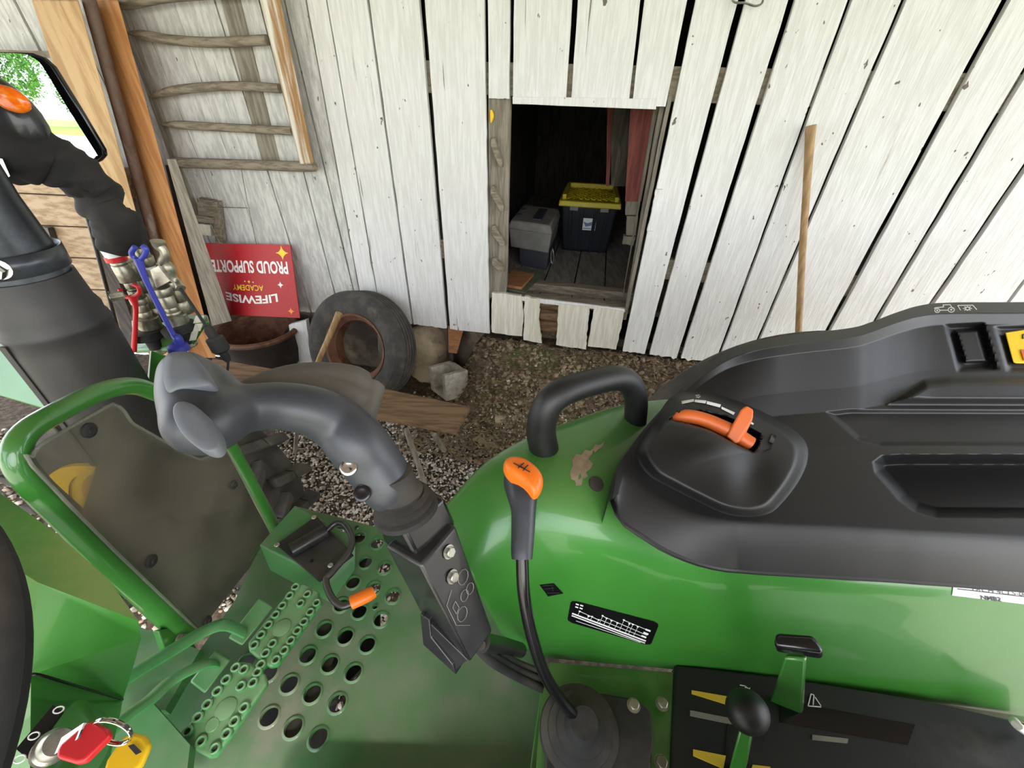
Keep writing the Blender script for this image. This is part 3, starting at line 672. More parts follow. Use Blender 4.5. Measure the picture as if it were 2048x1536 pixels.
# lying/leaning old tire
def tyre(c, axis, R_, wd, rim, n=72, tread=True):
    prof = [(rim, -wd * .34), (rim + (R_ - rim) * .3, -wd * .47), (rim + (R_ - rim) * .7, -wd * .5), (R_ * .955, -wd * .44), (R_ * .985, -wd * .36)]
    if tread:
        for k in range(5):
            a = -wd * .34 + k * wd * .145; prof += [(R_, a), (R_, a + wd * .1), (R_ - .007, a + wd * .105), (R_ - .007, a + wd * .14)]
        prof = prof[:-2]
    else: prof += [(R_, -wd * .2), (R_ * 1.004, 0), (R_, wd * .2)]
    prof += [(R_ * .985, wd * .36), (R_ * .955, wd * .44), (rim + (R_ - rim) * .7, wd * .5), (rim + (R_ - rim) * .3, wd * .47), (rim, wd * .34), (rim + .012, wd * .3), (R_ * .93, wd * .3), (R_ * .93, -wd * .3), (rim + .012, -wd * .3), (rim, -wd * .34)]
    return lathe(c, axis, prof, n, False)
tax = (WN * 0.88 + Vector((0, 0, -0.32)) + WT * 0.12).normalized()
tc = W(724, 694, -0.215); print('TIRE', tc)
tt = thing('old_tire', (tc.x, tc.y, 0), 'old black tire on a rusty rim, leaning on the barn wall', 'tire')
mesh('tire', tyre(tc, tax, 0.325, 0.185, 0.19), M['tyre'], tt, ang=25)
mesh('rim', lathe(tc, tax, [(0.200, -.074), (0.188, -.07), (0.182, -.05), (0.160, -.03), (0.155, .03), (0.180, .06), (0.198, .066), (.19, .05), (.162, .03), (.167, -.03), (.188, -.055), (0.200, -.074)], 56, False), M['rust'], tt)
tag(mesh('weathered_board', bar(w3(-.86, .02, -.04), w3(-.80, .46, -.03), .085, .02, WT), M['greywood'], bev=.002), 'grey board standing behind the open center of the old tire', 'board')
tag(mesh('wood_stick', tube([W(678, 626, -.50), W(660, 670, -.53), W(636, 725, -.57), W(622, 775, -.60)], [.0155, .014, .013, .012], 12, 4), M['wood_handle']), 'short round wooden stick leaning on the old tire', 'stick')
# concrete block
bp = PZ(905, 798, 0.05)
bt = thing('concrete_block', (bp.x, bp.y, 0), 'grey hollow concrete block on the gravel beside the tire', 'concrete block')
def cb():
    o0 = PZ(893, 803, .035); o0.z = 0; ux = (PZ(938, 790, .035) - o0); ux.z = 0; wlen = ux.length; ux = ux.normalized()
    uy = PZ(862, 779, .035) - o0; uy.z = 0; Ld = uy.length; uy = uy.normalized(); print('BLOCK', wlen, Ld, o0, gz(o0.x, o0.y)); P = []; t = .03
    Hh = .19
    M3 = Matrix((ux, uy, Vector((0, 0, 1)))).transposed()
    def b_(x, y, z, sx, sy, sz): P.append(bx(o0 + M3 @ Vector((x + sx / 2, y + sy / 2, z + sz / 2 + .035)), (sx, sy, sz), m=M3))
    b_(0, 0, 0, wlen, t, Hh)                 # solid face towards us
    b_(0, Ld - t, 0, wlen * .95, t, Hh * .96)
    b_(0.0, t, 0, t * .9, Ld - 2 * t, .035); b_(wlen - t, t, 0, t, Ld - 2 * t, Hh * .97)
    b_(0.02, t, 0.0, wlen - t - .02, Ld - 2 * t, .03)
    return J(*P)
mesh('block_body', cb(), M['concrete'], bt, bev=.004)
# bench plank on thin legs
pb = thing('plank_bench', PZ(690, 860, 0), 'old brown plank bench on thin wooden legs in the gravel', 'bench')
PZ_ = .34
mesh('seat_plank', prism([PZ(425, 716, PZ_), PZ(770, 777, PZ_), PZ(941, 813, PZ_), PZ(912, 862, PZ_), PZ(740, 830, PZ_), PZ(400, 770, PZ_)], (0, 0, -.026)), M['plank'], pb, bev=.004)
for a, b in (((812, 858), (850, 968)), ((868, 868), (889, 902)), ((600, 800), (590, 905)), ((470, 760), (455, 860))):
    mesh('leg', bar(PZ(*a, PZ_ - .02), PZ(*b, 0.0 if b[0] == 850 else (.0 if b[0] != 889 else .12)), .022, .018), M['greywood'], pb, bev=.002)
# tool handle and wire hook
tag(mesh('wooden_pole', tube([W(1622, 251, -.03), W(1619, 290, -.035), W(1613, 380, -.06), W(1605, 500, -.11), W(1597, 662, -.2), W(1592, 760, -.25)], [.0185, .0165, .014, .0135, .0135, .0135], 14, 5), M['wood_handle'], ang=60), 'long bare wooden tool handle leaning on the white boards', 'pole')
tag(mesh('wire_hook', tube([W(1462, -30, -.02), W(1466, 2, -.03), W(1490, 6, -.04), W(1510, 12, -.04), W(1524, 6, -.03), W(1528, -14, -.02)], .0035, 8, 5), M['zinc']), 'bent grey wire hook at the top of the white wall', 'hook')

# ================================================================== THINGS IN THE OPENING
def floorpt(px, py): return PZ(px, py, zf)
a, b = floorpt(1124, 500), floorpt(1212, 507)
ux = (b - a); L_ = ux.length; ux.normalize(); uy = Vector((-ux.y, ux.x, 0))
tl = thing('storage_tote', a + ux * L_ / 2 + uy * .2, 'black plastic storage tote with bright yellow lid standing inside the opening', 'storage tote')
cx = a + ux * L_ / 2; hh = 0.335
def ring(w_, d0, d1, z): return [cx + ux * sx * w_ / 2 + uy * (d0 if k < 2 else d1) + Vector((0, 0, z)) for k, sx in enumerate((-1, 1, 1, -1))]
bw = L_ * 1.02; tw = L_ * 1.2
body = mesh('body', box8(ring(bw, 0, .5, 0), ring(tw, -.03, .56, hh)), M['toteb'], tl, bev=.015, seg=3)
for k in (-.33, -.12, .12, .33):
    mesh('rib', box8([cx + ux * (bw * k + e) + uy * -.004 for e in (-.012, .012)][::1] + [cx + ux * (bw * k + e) + uy * .01 for e in (.012, -.012)],
                     [cx + ux * (tw * k + e) + uy * -.036 + Vector((0, 0, hh * .93)) for e in (-.014, .014)] + [cx + ux * (tw * k + e) + uy * -.02 + Vector((0, 0, hh * .93)) for e in (.014, -.014)]), M['toteb'], body, bev=.003)
lw_ = tw * 1.1; zl = hh
def lring(w_, d0, d1, z): return [cx + ux * sx * w_ / 2 + uy * (d0 if k < 2 else d1) + Vector((0, 0, z)) for k, sx in enumerate((-1, 1, 1, -1))]
lid = mesh('lid', J(box8(lring(lw_, -.05, .58, zl - .01), lring(lw_ * .99, -.045, .575, zl + .028))), M['yellow'], tl, bev=.008, seg=3)
P = []
for k in range(-4, 5):
    p_ = cx + ux * (k * lw_ * .1) + uy * .265 + Vector((0, 0, zl + .031))
    for sg_ in (1, -1):
        u0_, v0_ = k * lw_ * .1 - .12 * sg_, -.235; u1_, v1_ = k * lw_ * .1 + .12 * sg_, .235; lim = lw_ * .4
        ts_ = [t for t in [0, 1, (-lim - u0_) / (u1_ - u0_), (lim - u0_) / (u1_ - u0_)] if 0 <= t <= 1 and abs(u0_ + (u1_ - u0_) * t) <= lim + 1e-6]
        if len(ts_) < 2 or max(ts_) - min(ts_) < .05: continue
        q_ = [cx + ux * (u0_ + (u1_ - u0_) * t) + uy * (.265 + v0_ + (v1_ - v0_) * t) + Vector((0, 0, zl + .031)) for t in (min(ts_), max(ts_))]
        P.append(bar(q_[0], q_[1], .008, .008))
mesh('lattice', J(*P), M['yellow'], lid)
P = []
for sx in (-1, 1):
    P.append(bar(cx + ux * sx * lw_ * .42 + uy * .0 + Vector((0, 0, zl + .045)), cx + ux * sx * lw_ * .42 + uy * .53 + Vector((0, 0, zl + .045)), .03, .034))
P.append(bar(cx - ux * lw_ * .42 + uy * .53 + Vector((0, 0, zl + .045)), cx + ux * lw_ * .42 + uy * .53 + Vector((0, 0, zl + .045)), .03, .04))
mesh('raised_rim', J(*P), M['yellow'], lid, bev=.005)
def onface(u, v): return cx + ux * u + uy * (-.03 * v / hh - .004) + Vector((0, 0, v))
lb = mesh('label', prism([onface(-.035, .165), onface(.06, .165), onface(.06, .25), onface(-.035, .25)], uy * -.001), M['ink'], tl)
mesh('label_print', J(prism([onface(-.03, .175) - uy * .002, onface(.035, .175) - uy * .002, onface(.035, .18) - uy * .002, onface(-.03, .18) - uy * .002], uy * -.0005),
     prism([onface(-.012, .19) - uy * .002, onface(.03, .2) - uy * .002, onface(.04, .23) - uy * .002, onface(.0, .215) - uy * .002, onface(-.03, .225) - uy * .002], uy * -.0005)), mat('blue_grey_print', '7d86a8', None, .5), lb)
for k in (-.27, .27): mesh('latch', bx(cx + ux * tw * k + uy * -.04 + Vector((0, 0, hh - .02)), (.06, .012, .03), math.atan2(ux.y, ux.x)), M['boxg'], tl, bev=.003)
# toolbox
a, b = floorpt(1040, 531), floorpt(1093, 541)
tb = thing('tool_box', (a + b) / 2, 'dusty grey plastic toolbox with stepped body, left of the tote', 'toolbox')
tux = (b - a).normalized(); tuy = (PZ(1120, 470, zf) - b); tuy.z = 0; tuy = tuy.normalized(); 
def TB(u, v, z): return a + tux * u + tuy * v + Vector((0, 0, z))
wB = (b - a).length
mesh('lower_body', box8([TB(0, 0, 0), TB(wB, 0, 0), TB(wB, .45, 0), TB(0, .45, 0)], [TB(-.01, -.01, .14), TB(wB + .01, -.01, .14), TB(wB + .01, .46, .14), TB(-.01, .46, .14)]), M['boxd'], tb, bev=.006)
x0, x1 = -.085, wB + .01
mesh('upper_body', J(box8([TB(x0 + .015, -.03, .125), TB(x1 - .005, -.03, .125), TB(x1, .47, .125), TB(x0 + .015, .47, .125)], [TB(x0, -.04, .25), TB(x1 + .01, -.04, .25), TB(x1 + .01, .48, .25), TB(x0, .48, .25)])), M['boxg'], tb, bev=.008)
ldt = mesh('lid', J(box8([TB(x0 - .008, -.05, .248), TB(x1 + .016, -.05, .248), TB(x1 + .016, .49, .248), TB(x0 - .008, .49, .248)], [TB(x0 + .012, -.03, .30), TB(x1 - .004, -.03, .30), TB(x1 - .004, .47, .30), TB(x0 + .012, .47, .30)])), M['boxg'], tb, bev=.01)
mesh('tray_well', bx(TB((x0 + x1) / 2 + .035, .22, .303), (.06, .32, .01), math.atan2(-tux.x * 0 + tuy.x * -1, tuy.y)), M['boxd'], ldt, bev=.003)
for v in (.12, .3): mesh('latch', lathe(TB(x0 + .04, v, .298), (0, 0, 1), [(.024, 0), (.024, .01), (.016, .012)], 16), M['boxd'], ldt)
mesh('carabiner', tube([TB(x1 + .02, -.02, .16), TB(x1 + .035, -.02, .11), TB(x1 + .03, -.02, .06), TB(x1 + .015, -.02, .1)], .004, 8, 4, closed=True), M['zinc'], tb)
# small block on olive plate, on the sill
zs_ = zsil + .004
tag(mesh('olive_plate', prism([PZ(x, y, zs_) for x, y in ((1000, 578), (1050, 586), (1090, 548), (1060, 538), (1035, 536))], (0, 0, .004)), M['olive']), 'thin olive green plate on the sill under a small board', 'plate')
wb = tag(mesh('wooden_board', prism([PZ(x, y, zs_ + .022) for x, y in ((995, 566), (1043, 574), (1068, 547), (1026, 539))], (0, 0, -.016)), M['newcut'], bev=.001), 'small square cut board lying on the olive plate at the sill', 'board')
# ================================================================== THE TRACTOR
tr = thing('tractor', (-0.1, 0.45, 0), 'green tractor seen from its seat, with joystick, fender console, pedals and steering wheel', 'tractor')
def tp(name, VF, m, parent=None, **k): return mesh(name, VF, m, parent or tr, **k)
def hexbolt(name, p, n, r, m, parent, h=None):
    n = Vector(n).normalized(); h = h or r * .7
    b = tp(name, J(lathe(p, n, [(r * 1.25, 0), (r * 1.25, r * .15)], 20), lathe(Vector(p) + n * r * .15, n, [(r, 0), (r, h * .85), (r * .85, h)], 6)), m, parent); return b
def dome(name, p, n, r, m, parent):
    return tp(name, lathe(p, n, [(r, 0), (r, r * .25), (r * .8, r * .5), (r * .4, r * .65), (0.0002, r * .68)], 18, False), m, parent)
# ---------------- floor plate with its holes (curve outline with hole outlines, filled and thickened)
PD = 1.05
zp = H - SC * PD
outline = [(590, 1012), (760, 1056), (900, 1080), (1000, 1180), (1060, 1290), (1110, 1400), (1085, 1640), (240, 1640), (215, 1520), (330, 1400), (400, 1300), (470, 1200), (520, 1092)]
holes = [(677, 1065), (718, 1076), (754, 1087), (731, 1125), (769, 1136), (706, 1165), (748, 1177), (786, 1193), (683, 1210), (719, 1223), (762, 1239), (649, 1258), (691, 1273), (735, 1289),
         (616, 1310), (660, 1328), (707, 1345), (579, 1368), (625, 1387), (675, 1406), (539, 1433), (587, 1455), (637, 1476), (538, 1346), (494, 1324), (575, 1236)]
small = [(714, 1056), (750, 1215)]
def curve_plate(name, outer, inner, z, th, m, parent):
    c = bpy.data.curves.new('c', 'CURVE'); c.dimensions = '2D'; c.fill_mode = 'BOTH'; c.extrude = th / 2
    for poly in [outer] + inner:
        s = c.splines.new('POLY'); s.points.add(len(poly) - 1); s.use_cyclic_u = True
        for i, (x, y) in enumerate(poly): s.points[i].co = (x, y, 0, 1)
    o = bpy.data.objects.new('c', c); COL.objects.link(o); dg = bpy.context.evaluated_depsgraph_get()
    me = bpy.data.meshes.new_from_object(o.evaluated_get(dg)); V = [Vector((v.co.x, v.co.y, v.co.z + z)) for v in me.vertices]; Fc = [tuple(p.vertices) for p in me.polygons]
    bpy.data.objects.remove(o); bpy.data.curves.remove(c); bpy.data.meshes.remove(me)
    return V, Fc
op = [PZ(x, y, zp)[:2] for x, y in outline]; hp = []
rings = []
for x, y in holes + small:
    q = PZ(x, y, zp); r = 0.0145 if (x, y) in holes else .005
    hp.append([(q.x + r * math.cos(t * math.pi / 12), q.y + r * math.sin(t * math.pi / 12)) for t in range(24)])
    rings.append(lathe((q.x, q.y, zp), (0, 0, 1), [(r * 1.28, 0.0), (r * 1.12, .0022), (r * 1.0, .0028), (r * .98, .0), (r * .98, -.006)], 24, False))
plate = tp('floor_plate', curve_plate('p', op, hp, zp - .002, .004, M['greenfl'], tr), M['greenfl'])
for q in rings: tp('hole_rim', q, M['greenfl'], plate)
tp('floor_frame', J(bx((-.35, .36, zp - .06), (.05, .5, .1)), bx((-.1, .36, zp - .06), (.05, .5, .1))), M['blackm'])
tp('side_flange', prism([PZ(1078, 1395, zp), PZ(1108, 1395, zp), PZ(1085, 1640, zp), PZ(1045, 1640, zp)], (0, 0, .03)), M['green'], bev=.003)
# raised step bracket with its latch
za = H - SC * .985
stepb = tp('step_bracket', box8([PZ(x, y, zp) for x, y in ((540, 1142), (662, 1208), (712, 1140), (598, 1030))], [PZ(x, y, za) for x, y in ((518, 1090), (640, 1150), (712, 1075), (590, 1010))]), M['greenfl'], bev=.003)
zl2 = za + .004
lp = tp('latch_plate', prism([PZ(x, y, zl2) for x, y in ((552, 1092), (634, 1034), (708, 1112), (640, 1165))], (0, 0, .005)), M['blackm'], bev=.001)
tp('latch_cylinder', tube([PZ(583, 1102, zl2 + .012), PZ(652, 1062, zl2 + .012)], .017, 18, 1), M['blackm'], lp)
for x, y in ((554, 1090), (628, 1035), (661, 1131)): dome('bolt', PZ(x, y, zl2 + .005), (0, 0, 1), .0055, M['zincd'], lp)
hexbolt('nut', PZ(624, 1121, zl2 + .005), (0, 0, 1), .003, M['blackg'], lp)
rodz = [.015, .022, .028, .03, .034, .03, .028, .03, .032]
rod = tp('latch_rod', tube([PZ(x, y, zl2 + z) for (x, y), z in zip(((652, 1062), (672, 1046), (690, 1050), (704, 1076), (698, 1104), (664, 1145), (652, 1162), (664, 1196), (684, 1212)), rodz)] + [PZ(705, 1207, zl2 + .034)], .0065, 14, 5), M['blackm'], lp)
tp('orange_grip', tube([PZ(702, 1206, zl2 + .034), PZ(712, 1201, zl2 + .035), PZ(738, 1189, zl2 + .036), PZ(748, 1183, zl2 + .036)], [.0125, .0135, .013, .0115], 16, 3, flat=.8), M['orange'], lp)
# ---------------- brake pedals
def pedal(P, D, holepx, circ, arm, arm_w, block, lab):
    z = H - SC * D
    pad = tp('brake_pedal', prism([PZ(x, y, z) for x, y in P], (0, 0, -.012)), M['greenp'], bev=.004, seg=3)
    for x, y in holepx:
        q = PZ(x, y, z)
        tp('stud', lathe(q, (0, 0, 1), [(.0085, -.002), (.0078, .004), (.006, .0052), (.0042, .004), (.004, -.001), (.0002, -.001)], 16, False), M['greenp'], pad)
        tp('stud_hole', lathe(q, (0, 0, 1), [(.0046, -.0006), (.0046, .0008), (.0002, .0008)], 12, False), M['rubber'], pad)
    for x, y, r in circ: tp('pad_disc', lathe(PZ(x, y, z), (0, 0, 1), [(r, -.001), (r, .0012), (r * .9, .002), (.0002, .002)], 28, False), M['greenp'], pad)
    tp('pedal_block', box8([PZ(x, y, z - .03) for x, y in block], [PZ(x, y, z - .004) for x, y in block]), M['greenp'], pad, bev=.003)
    tp('pedal_arm', tube([T(x, y, d) for x, y, d in arm], arm_w, 10, 6, flat=.45, up=(0, 0, 1)), M['greenp'], pad)
    return pad
o_, sf = (300, 660), .4557
hA = [(o_[0] + x * sf, o_[1] + y * sf) for x, y in ((640, 1130), (615, 1168), (583, 1212), (553, 1252), (522, 1296), (490, 1340), (460, 1385), (692, 1162), (662, 1202), (733, 1200), (705, 1240), (678, 1283), (648, 1322), (620, 1365), (592, 1408), (540, 1378), (510, 1420), (555, 1450))]
pedal([(587, 1170), (610, 1166), (637, 1182), (644, 1205), (555, 1330), (538, 1334), (497, 1302), (495, 1284)], .955, hA, [(564, 1256, .0155)],
      [(205, 1390, .86), (270, 1345, .87), (345, 1300, .89), (410, 1262, .91), (450, 1250, .92), (490, 1265, .96)], [.012] * 6, [(519, 1196), (548, 1214), (484, 1292), (456, 1276)], 'upper')
o_, sf = (0, 1136), .2604
hB = [(o_[0] + x * sf, o_[1] + y * sf) for x, y in ((1815, 768), (1742, 860), (1675, 950), (1598, 1050), (1525, 1150), (1445, 1262), (1855, 910), (1550, 1335), (1655, 1390), (1745, 1275), (1805, 1180), (1880, 1075))] + [(507, 1366), (516, 1345), (489, 1340), (523, 1330)]
pedal([(476, 1322), (500, 1324), (531, 1348), (535, 1366), (432, 1512), (417, 1515), (361, 1484), (358, 1471)], .955, hB, [(452, 1418, .0155), (425, 1450, .010)],
      [(180, 1500, .86), (245, 1440, .88), (300, 1400, .90), (345, 1360, .92), (410, 1328, .94), (440, 1330, .97)], [.011] * 6, [(430, 1301), (462, 1320), (410, 1388), (379, 1364)], 'lower')
# ---------------- guard frame and clear panel
gx = -.60
fr = tp('guard_frame', tube([PX(x, y, gx) for x, y in ((375, 1268), (352, 1246), (250, 1150), (140, 1040), (66, 968), (34, 915), (52, 865), (120, 822), (200, 784), (262, 772), (310, 785), (370, 812), (425, 838), (465, 900), (520, 1000), (556, 1068))], [.021, .021, .0195, .0175, .0155, .0145] + [.0138] * 10, 20, 5), M['green'])
tp('frame_foot', prism([PX(x, y, gx + .01) for x, y in ((318, 1262), (365, 1248), (410, 1322), (372, 1352), (342, 1335))], (-.012, 0, 0)), M['green'], fr, bev=.002)
hexbolt('bolt', PX(362, 1278, gx + .02), (1, 0, .4), .008, M['zincd'], fr)
gp = [(64, 930), (66, 912), (76, 895), (100, 878), (215, 812), (228, 809), (240, 813), (252, 826), (263, 843), (285, 857), (390, 915), (406, 917), (420, 911), (449, 892), (545, 1078), (470, 1172), (400, 1262), (240, 1110)]
gpan = tp('guard_panel', prism([PX(x, y, gx + .022) for x, y in gp], (-.005, 0, 0)), M['clear'])
gcx, gcy = 290, 1010
tp('panel_lip', tube([PX(x, y, gx + .023) for x, y in ((549, 1082), (540, 1062), (449, 894), (420, 912), (406, 918), (390, 916), (285, 858), (263, 844), (252, 827), (240, 814), (228, 810), (215, 813), (100, 879), (76, 896), (66, 913), (64, 931), (240, 1112), (402, 1266))], .0022, 8, 2), M['cliplip'], gpan)
for x, y, r in ((176, 861, .0105), (466, 970, .0085), (301, 1122, .0105), (413, 1242, .0095)):
    q = PX(x, y, gx + .024); b = tp('rubber_washer', lathe(q, (1, 0, 0), [(r, 0), (r, .003), (r * .8, .005), (r * .45, .0055), (r * .4, .008), (.0002, .008)], 20, False), M['rubber'], gpan)
# ---------------- exhaust stack
e1 = CAM + ray(262, 870) * 0.93
ex, ey = e1.x, e1.y
eb, et = e1.z - .02, 0
def zat(py_):
    """height on the stack axis that lands on a pixel row"""
    lo, hi = 0.3, 2.2
    for _ in range(40):
        m = (lo + hi) / 2
        if proj((ex, ey, m))[1] > py_: lo = m
        else: hi = m
    return (lo + hi) / 2
z5, z6 = zat(655), zat(560)
er = .079
stk = tp('exhaust_stack', lathe((ex, ey, 0), (0, 0, 1), [(er * .96, eb), (er, eb + .01), (er, z5 - .03), (er * .98, z5), (er * 1.02, z5 + .006), (er * 1.0, z5 + .015), (er * .96, z5 + .02), (er * .97, z5 + .035), (er * .9, z5 + .05), (er * .84, z6 + .01)], 56), M['exh'])
tp('stack_seam', bar((ex - er * .35, ey - er * .96, eb), (ex - er * .35, ey - er * .96, z5), .012, .006, (1, 0, 0)), M['exh'], stk, bev=.001)
tp('upper_pipe', lathe((ex, ey, 0), (0, 0, 1), [(er * .8, z6 - .02), (er * .74, z6 + .06), (er * .66, z6 + .13), (er * .62, z6 + .5)], 48), M['smoked'], stk)
cl = tp('clamp', lathe((ex, ey, 0), (0, 0, 1), [(er * .86, z6 + .02), (er * .87, z6 + .055)], 48, False), M['smoked'], stk, thick=.002)
hexbolt('clamp_bolt', (ex + er * .45, ey - er * .72, z6 + .04), (.5, -.85, 0), .013, M['chrome'], stk, .02)
hexbolt('shield_bolt', (ex + er * .62, ey + er * .6 + .03, z5 + .03), (.8, .6, 0), .009, M['zincd'], stk, .02)
# ---------------- hood / loader mast side at far left
tp('hood_side', box8([T(-200, 760, .95), T(0, 793, .95), T(148, 838, .95), T(120, 760, 1.1)], [T(-200, 560, .72), T(0, 598, .72), T(150, 800, .90), T(190, 700, .95)]), M['greenf'], bev=.006)
tp('mast_plate', box8([PY(x, y, .78) for x, y in ((285, 860), (420, 880), (425, 745), (300, 700))], [PY(x, y, .86) for x, y in ((285, 860), (420, 880), (425, 745), (300, 700))]), M['green'], bev=.004)
# ---------------- loader hydraulic coupler
yc = .93
def C(x, y, dy=0.0): return PY(x, y, yc + dy)
cp = tp('coupler_plate', prism([C(268, 700, .0), C(330, 696, -.01), C(378, 692, -.01), C(404, 652, 0), C(416, 640, .0), C(414, 629, .06), C(380, 628, .09), C(262, 640, .09)], (0, 0, -.012)), M['green'], bev=.003)
for a, b in (((392, 632), (405, 645)), ((391, 648), (402, 662)), ((384, 664), (393, 680))):
    tp('plate_label', prism([C(a[0], a[1], -.012), C(b[0] + 4, a[1] - 1, -.012), C(b[0] - 1, b[1], -.014), C(a[0] - 5, b[1] + 2, -.014)], (0, -.001, .001)), M['cream'], cp)
def fitting(pts, prof, m=M['zincd'], parent=cp):
    """stepped hydraulic fitting: list of (t0,t1,r) along a pixel line"""
    A, B = Vector(pts[0]), Vector(pts[1]); d = B - A; P_ = []
    for t0, t1, r in prof: P_ += [(r * .93, t0 * d.length), (r, t0 * d.length + .002), (r, t1 * d.length - .002), (r * .93, t1 * d.length)]
    return tp('hose_fitting', lathe(A, d.normalized(), P_, 20), m, parent)
fitting((C(219, 490), C(268, 580)), [(0, .35, .019), (.35, .42, .017), (.42, .8, .018), (.8, .95, .013), (.95, 1.0, .010)])
tp('white_collar', lathe(C(216, 486), (C(232, 510) - C(216, 486)).normalized(), [(.0215, 0), (.0215, .03)], 20), M['ink'], cp)
tp('red_band', lathe(C(229, 511), (C(234, 520) - C(229, 511)).normalized(), [(.021, 0), (.021, .012)], 20), M['red'], cp)
fitting((C(268, 580), C(302, 655)), [(0, .2, .014), (.2, .35, .018), (.35, .55, .013), (.55, .7, .015), (.7, 1.0, .025)])
fitting((C(258, 520, .04), C(322, 640, .04)), [(0, .3, .019), (.3, .5, .015), (.5, .75, .018), (.75, 1.0, .022)])
fitting((C(279, 494, -.01), C(292, 530, -.01)), [(0, .5, .015), (.5, 1, .019)])
tp('valve_block', box8([C(300, 540, -.01), C(314, 578, -.01), C(344, 562, -.01), C(328, 522, -.01)], [C(268, 538, .05), C(292, 580, .05), C(344, 562, .05), C(328, 522, .05)]), M['zinc'], cp, bev=.002)
fitting((C(322, 575), C(358, 650)), [(0, .2, .020), (.2, .5, .017), (.5, .62, .014), (.62, .7, .018), (.7, 1.0, .026)])
fitting((C(342, 562, .03), C(372, 625, .03)), [(0, .25, .016), (.25, .6, .014), (.6, 1, .021)])
for a, b in (((292, 658), (312, 690)), ((352, 648), (372, 676))):
    tp('rubber_boot', lathe(C(*a), (C(*b) - C(*a)).normalized(), [(.03, 0), (.038, .004), (.038, .022), (.03, .026), (.018, .027), (.018, .055)], 20), M['rubber'], cp)
    tp('threaded_end', lathe(C(*b), (C(*b) - C(*a)).normalized(), [(.017, 0), (.017, .022), (.014, .025)], 16), M['zincd'], cp)
lv = [C(315, 482, -.03), C(318, 492, -.03), C(326, 500, -.03), C(330, 512, -.03), C(326, 524, -.02), C(336, 536, -.02), C(345, 555, -.02), C(356, 566, -.02), C(362, 577, -.03)]
tp('coupler_lever', tube(lv, [.014, .011, .009, .009, .011, .014, .009, .009, .010], 12, 4), M['zincd'], cp)
tp('red_cap_strap', J(tube([C(240 + 0, 578, -.04), C(244, 590, -.04), C(262, 596, -.045), C(278, 586, -.04), C(276, 574, -.04), C(266, 569, -.04)], .0045, 10, 5), tube([C(264, 592, -.045), C(271, 612, -.045), C(271, 640, -.045), C(268, 702, -.045)], [.009, .0055, .005, .006], 10, 5)), M['red'], cp)
tp('blue_cap_strap', J(tube([C(270, 494, -.05), C(263, 505, -.05), C(268, 515, -.05), C(279, 520, -.05), C(290, 508, -.05), C(292, 498, -.05), C(284, 492, -.05)], .0055, 10, 5), tube([C(276, 516, -.05), C(290, 556, -.055), C(316, 610, -.055), C(346, 668, -.055), C(354, 676, -.055), C(362, 692, -.055)], [.009, .006, .006, .006, .011, .008], 10, 5)), M['blue'], cp)
tp('blue_cap', lathe(C(352, 686, -.055), (0, 0, -1), [(.012, 0), (.022, .006), (.024, .02)], 18), M['blue'], cp)
cbp = tp('cable', tube([C(360, 576, -.04), C(384, 610, -.04), C(412, 652, -.05)], .0035, 8, 4), M['rubber'], cp)
tp('cable_plug', lathe(C(414, 652, -.05), (C(440, 695, -.05) - C(414, 652, -.05)).normalized(), [(.007, 0), (.012, .012), (.011, .03), (.02, .034), (.021, .065), (.017, .07), (.01, .074), (.01, .09), (.006, .1)], 18), M['rubber'], cp)
tp('cable_tail', tube([C(448, 704, -.05), C(456, 720, -.05), C(454, 752, -.05)], .003, 8, 4), M['rubber'], cp)
# sleeve over the hoses
slv = tube([PY(x, y, yy) for x, y, yy in ((-90, 230, .86), (-20, 262, .86), (45, 300, .86), (95, 318, .88), (150, 350, .90), (188, 378, .92), (205, 410, .92), (228, 440, .92), (240, 484, .93))],
           [.082, .070, .060, .050, .048, .046, .041, .046, .046], 40, 14)
V2 = []
for v in slv[0]:
    v = Vector(v); n_ = noise.noise(v * 13) * .010 + (1 - abs(noise.noise(Vector((v.x * 16 + v.z * 22, v.y * 12, v.z * 26 - v.x * 10)))) * 3) * .0065
    V2.append(v + Vector((n_, n_ * .5, n_)))
tp('hose_sleeve', (V2, slv[1]), M['cloth'], ang=70)
# turn signal in front of the mirror
ts = tp('turn_signal', ball(PY(-8, 250, .86), (.085, .05, .085), None, 20, 14), M['blackm'])
tp('amber_lens', ball(PY(20, 198, .815), (.030, .012, .019), Matrix.Rotation(.25, 3, 'Y'), 18, 10), M['amber'], ts)
tp('hose_end', box8([PY(-30, 310, .80), PY(-10, 380, .80), PY(20, 352, .80), PY(5, 318, .80)], [PY(-30, 310, .84), PY(-10, 380, .84), PY(20, 352, .84), PY(5, 318, .84)]), M['chrome'], ts)
# rear-view mirror
ymir = 1.08
mp_ = CAM + ray(200, 318) * (ymir / ray(200, 318).y)
mu = Vector((0.93, 0.36, 0)).normalized()          # across the mirror glass
mn = Vector((-.05, -.998, .02)).normalized()
def MP(px, py, off=0.0):
    v = ray(px, py); return CAM + v * (((mp_ - CAM).dot(mn)) / v.dot(mn)) + mn * off
mo = [(-70, 104), (0, 103), (58, 105), (80, 114), (100, 132), (150, 212), (203, 300), (205, 312), (196, 322), (186, 327), (0, 326), (-70, 326)]
mf = tp('mirror_housing', J(prism([MP(x, y, -.004) for x, y in mo], -mn * .012)), M['blackg'], bev=.003)
def inset(P, k):
    cx_, cy_ = sum(p[0] for p in P) / len(P), sum(p[1] for p in P) / len(P); out = []
    for i, p in enumerate(P):
        a, b = Vector(P[i - 1]), Vector(P[(i + 1) % len(P)]); d = (b - a).normalized(); n_ = Vector((-d.y, d.x))
        out.append((p[0] + n_.x * k, p[1] + n_.y * k))
    return out
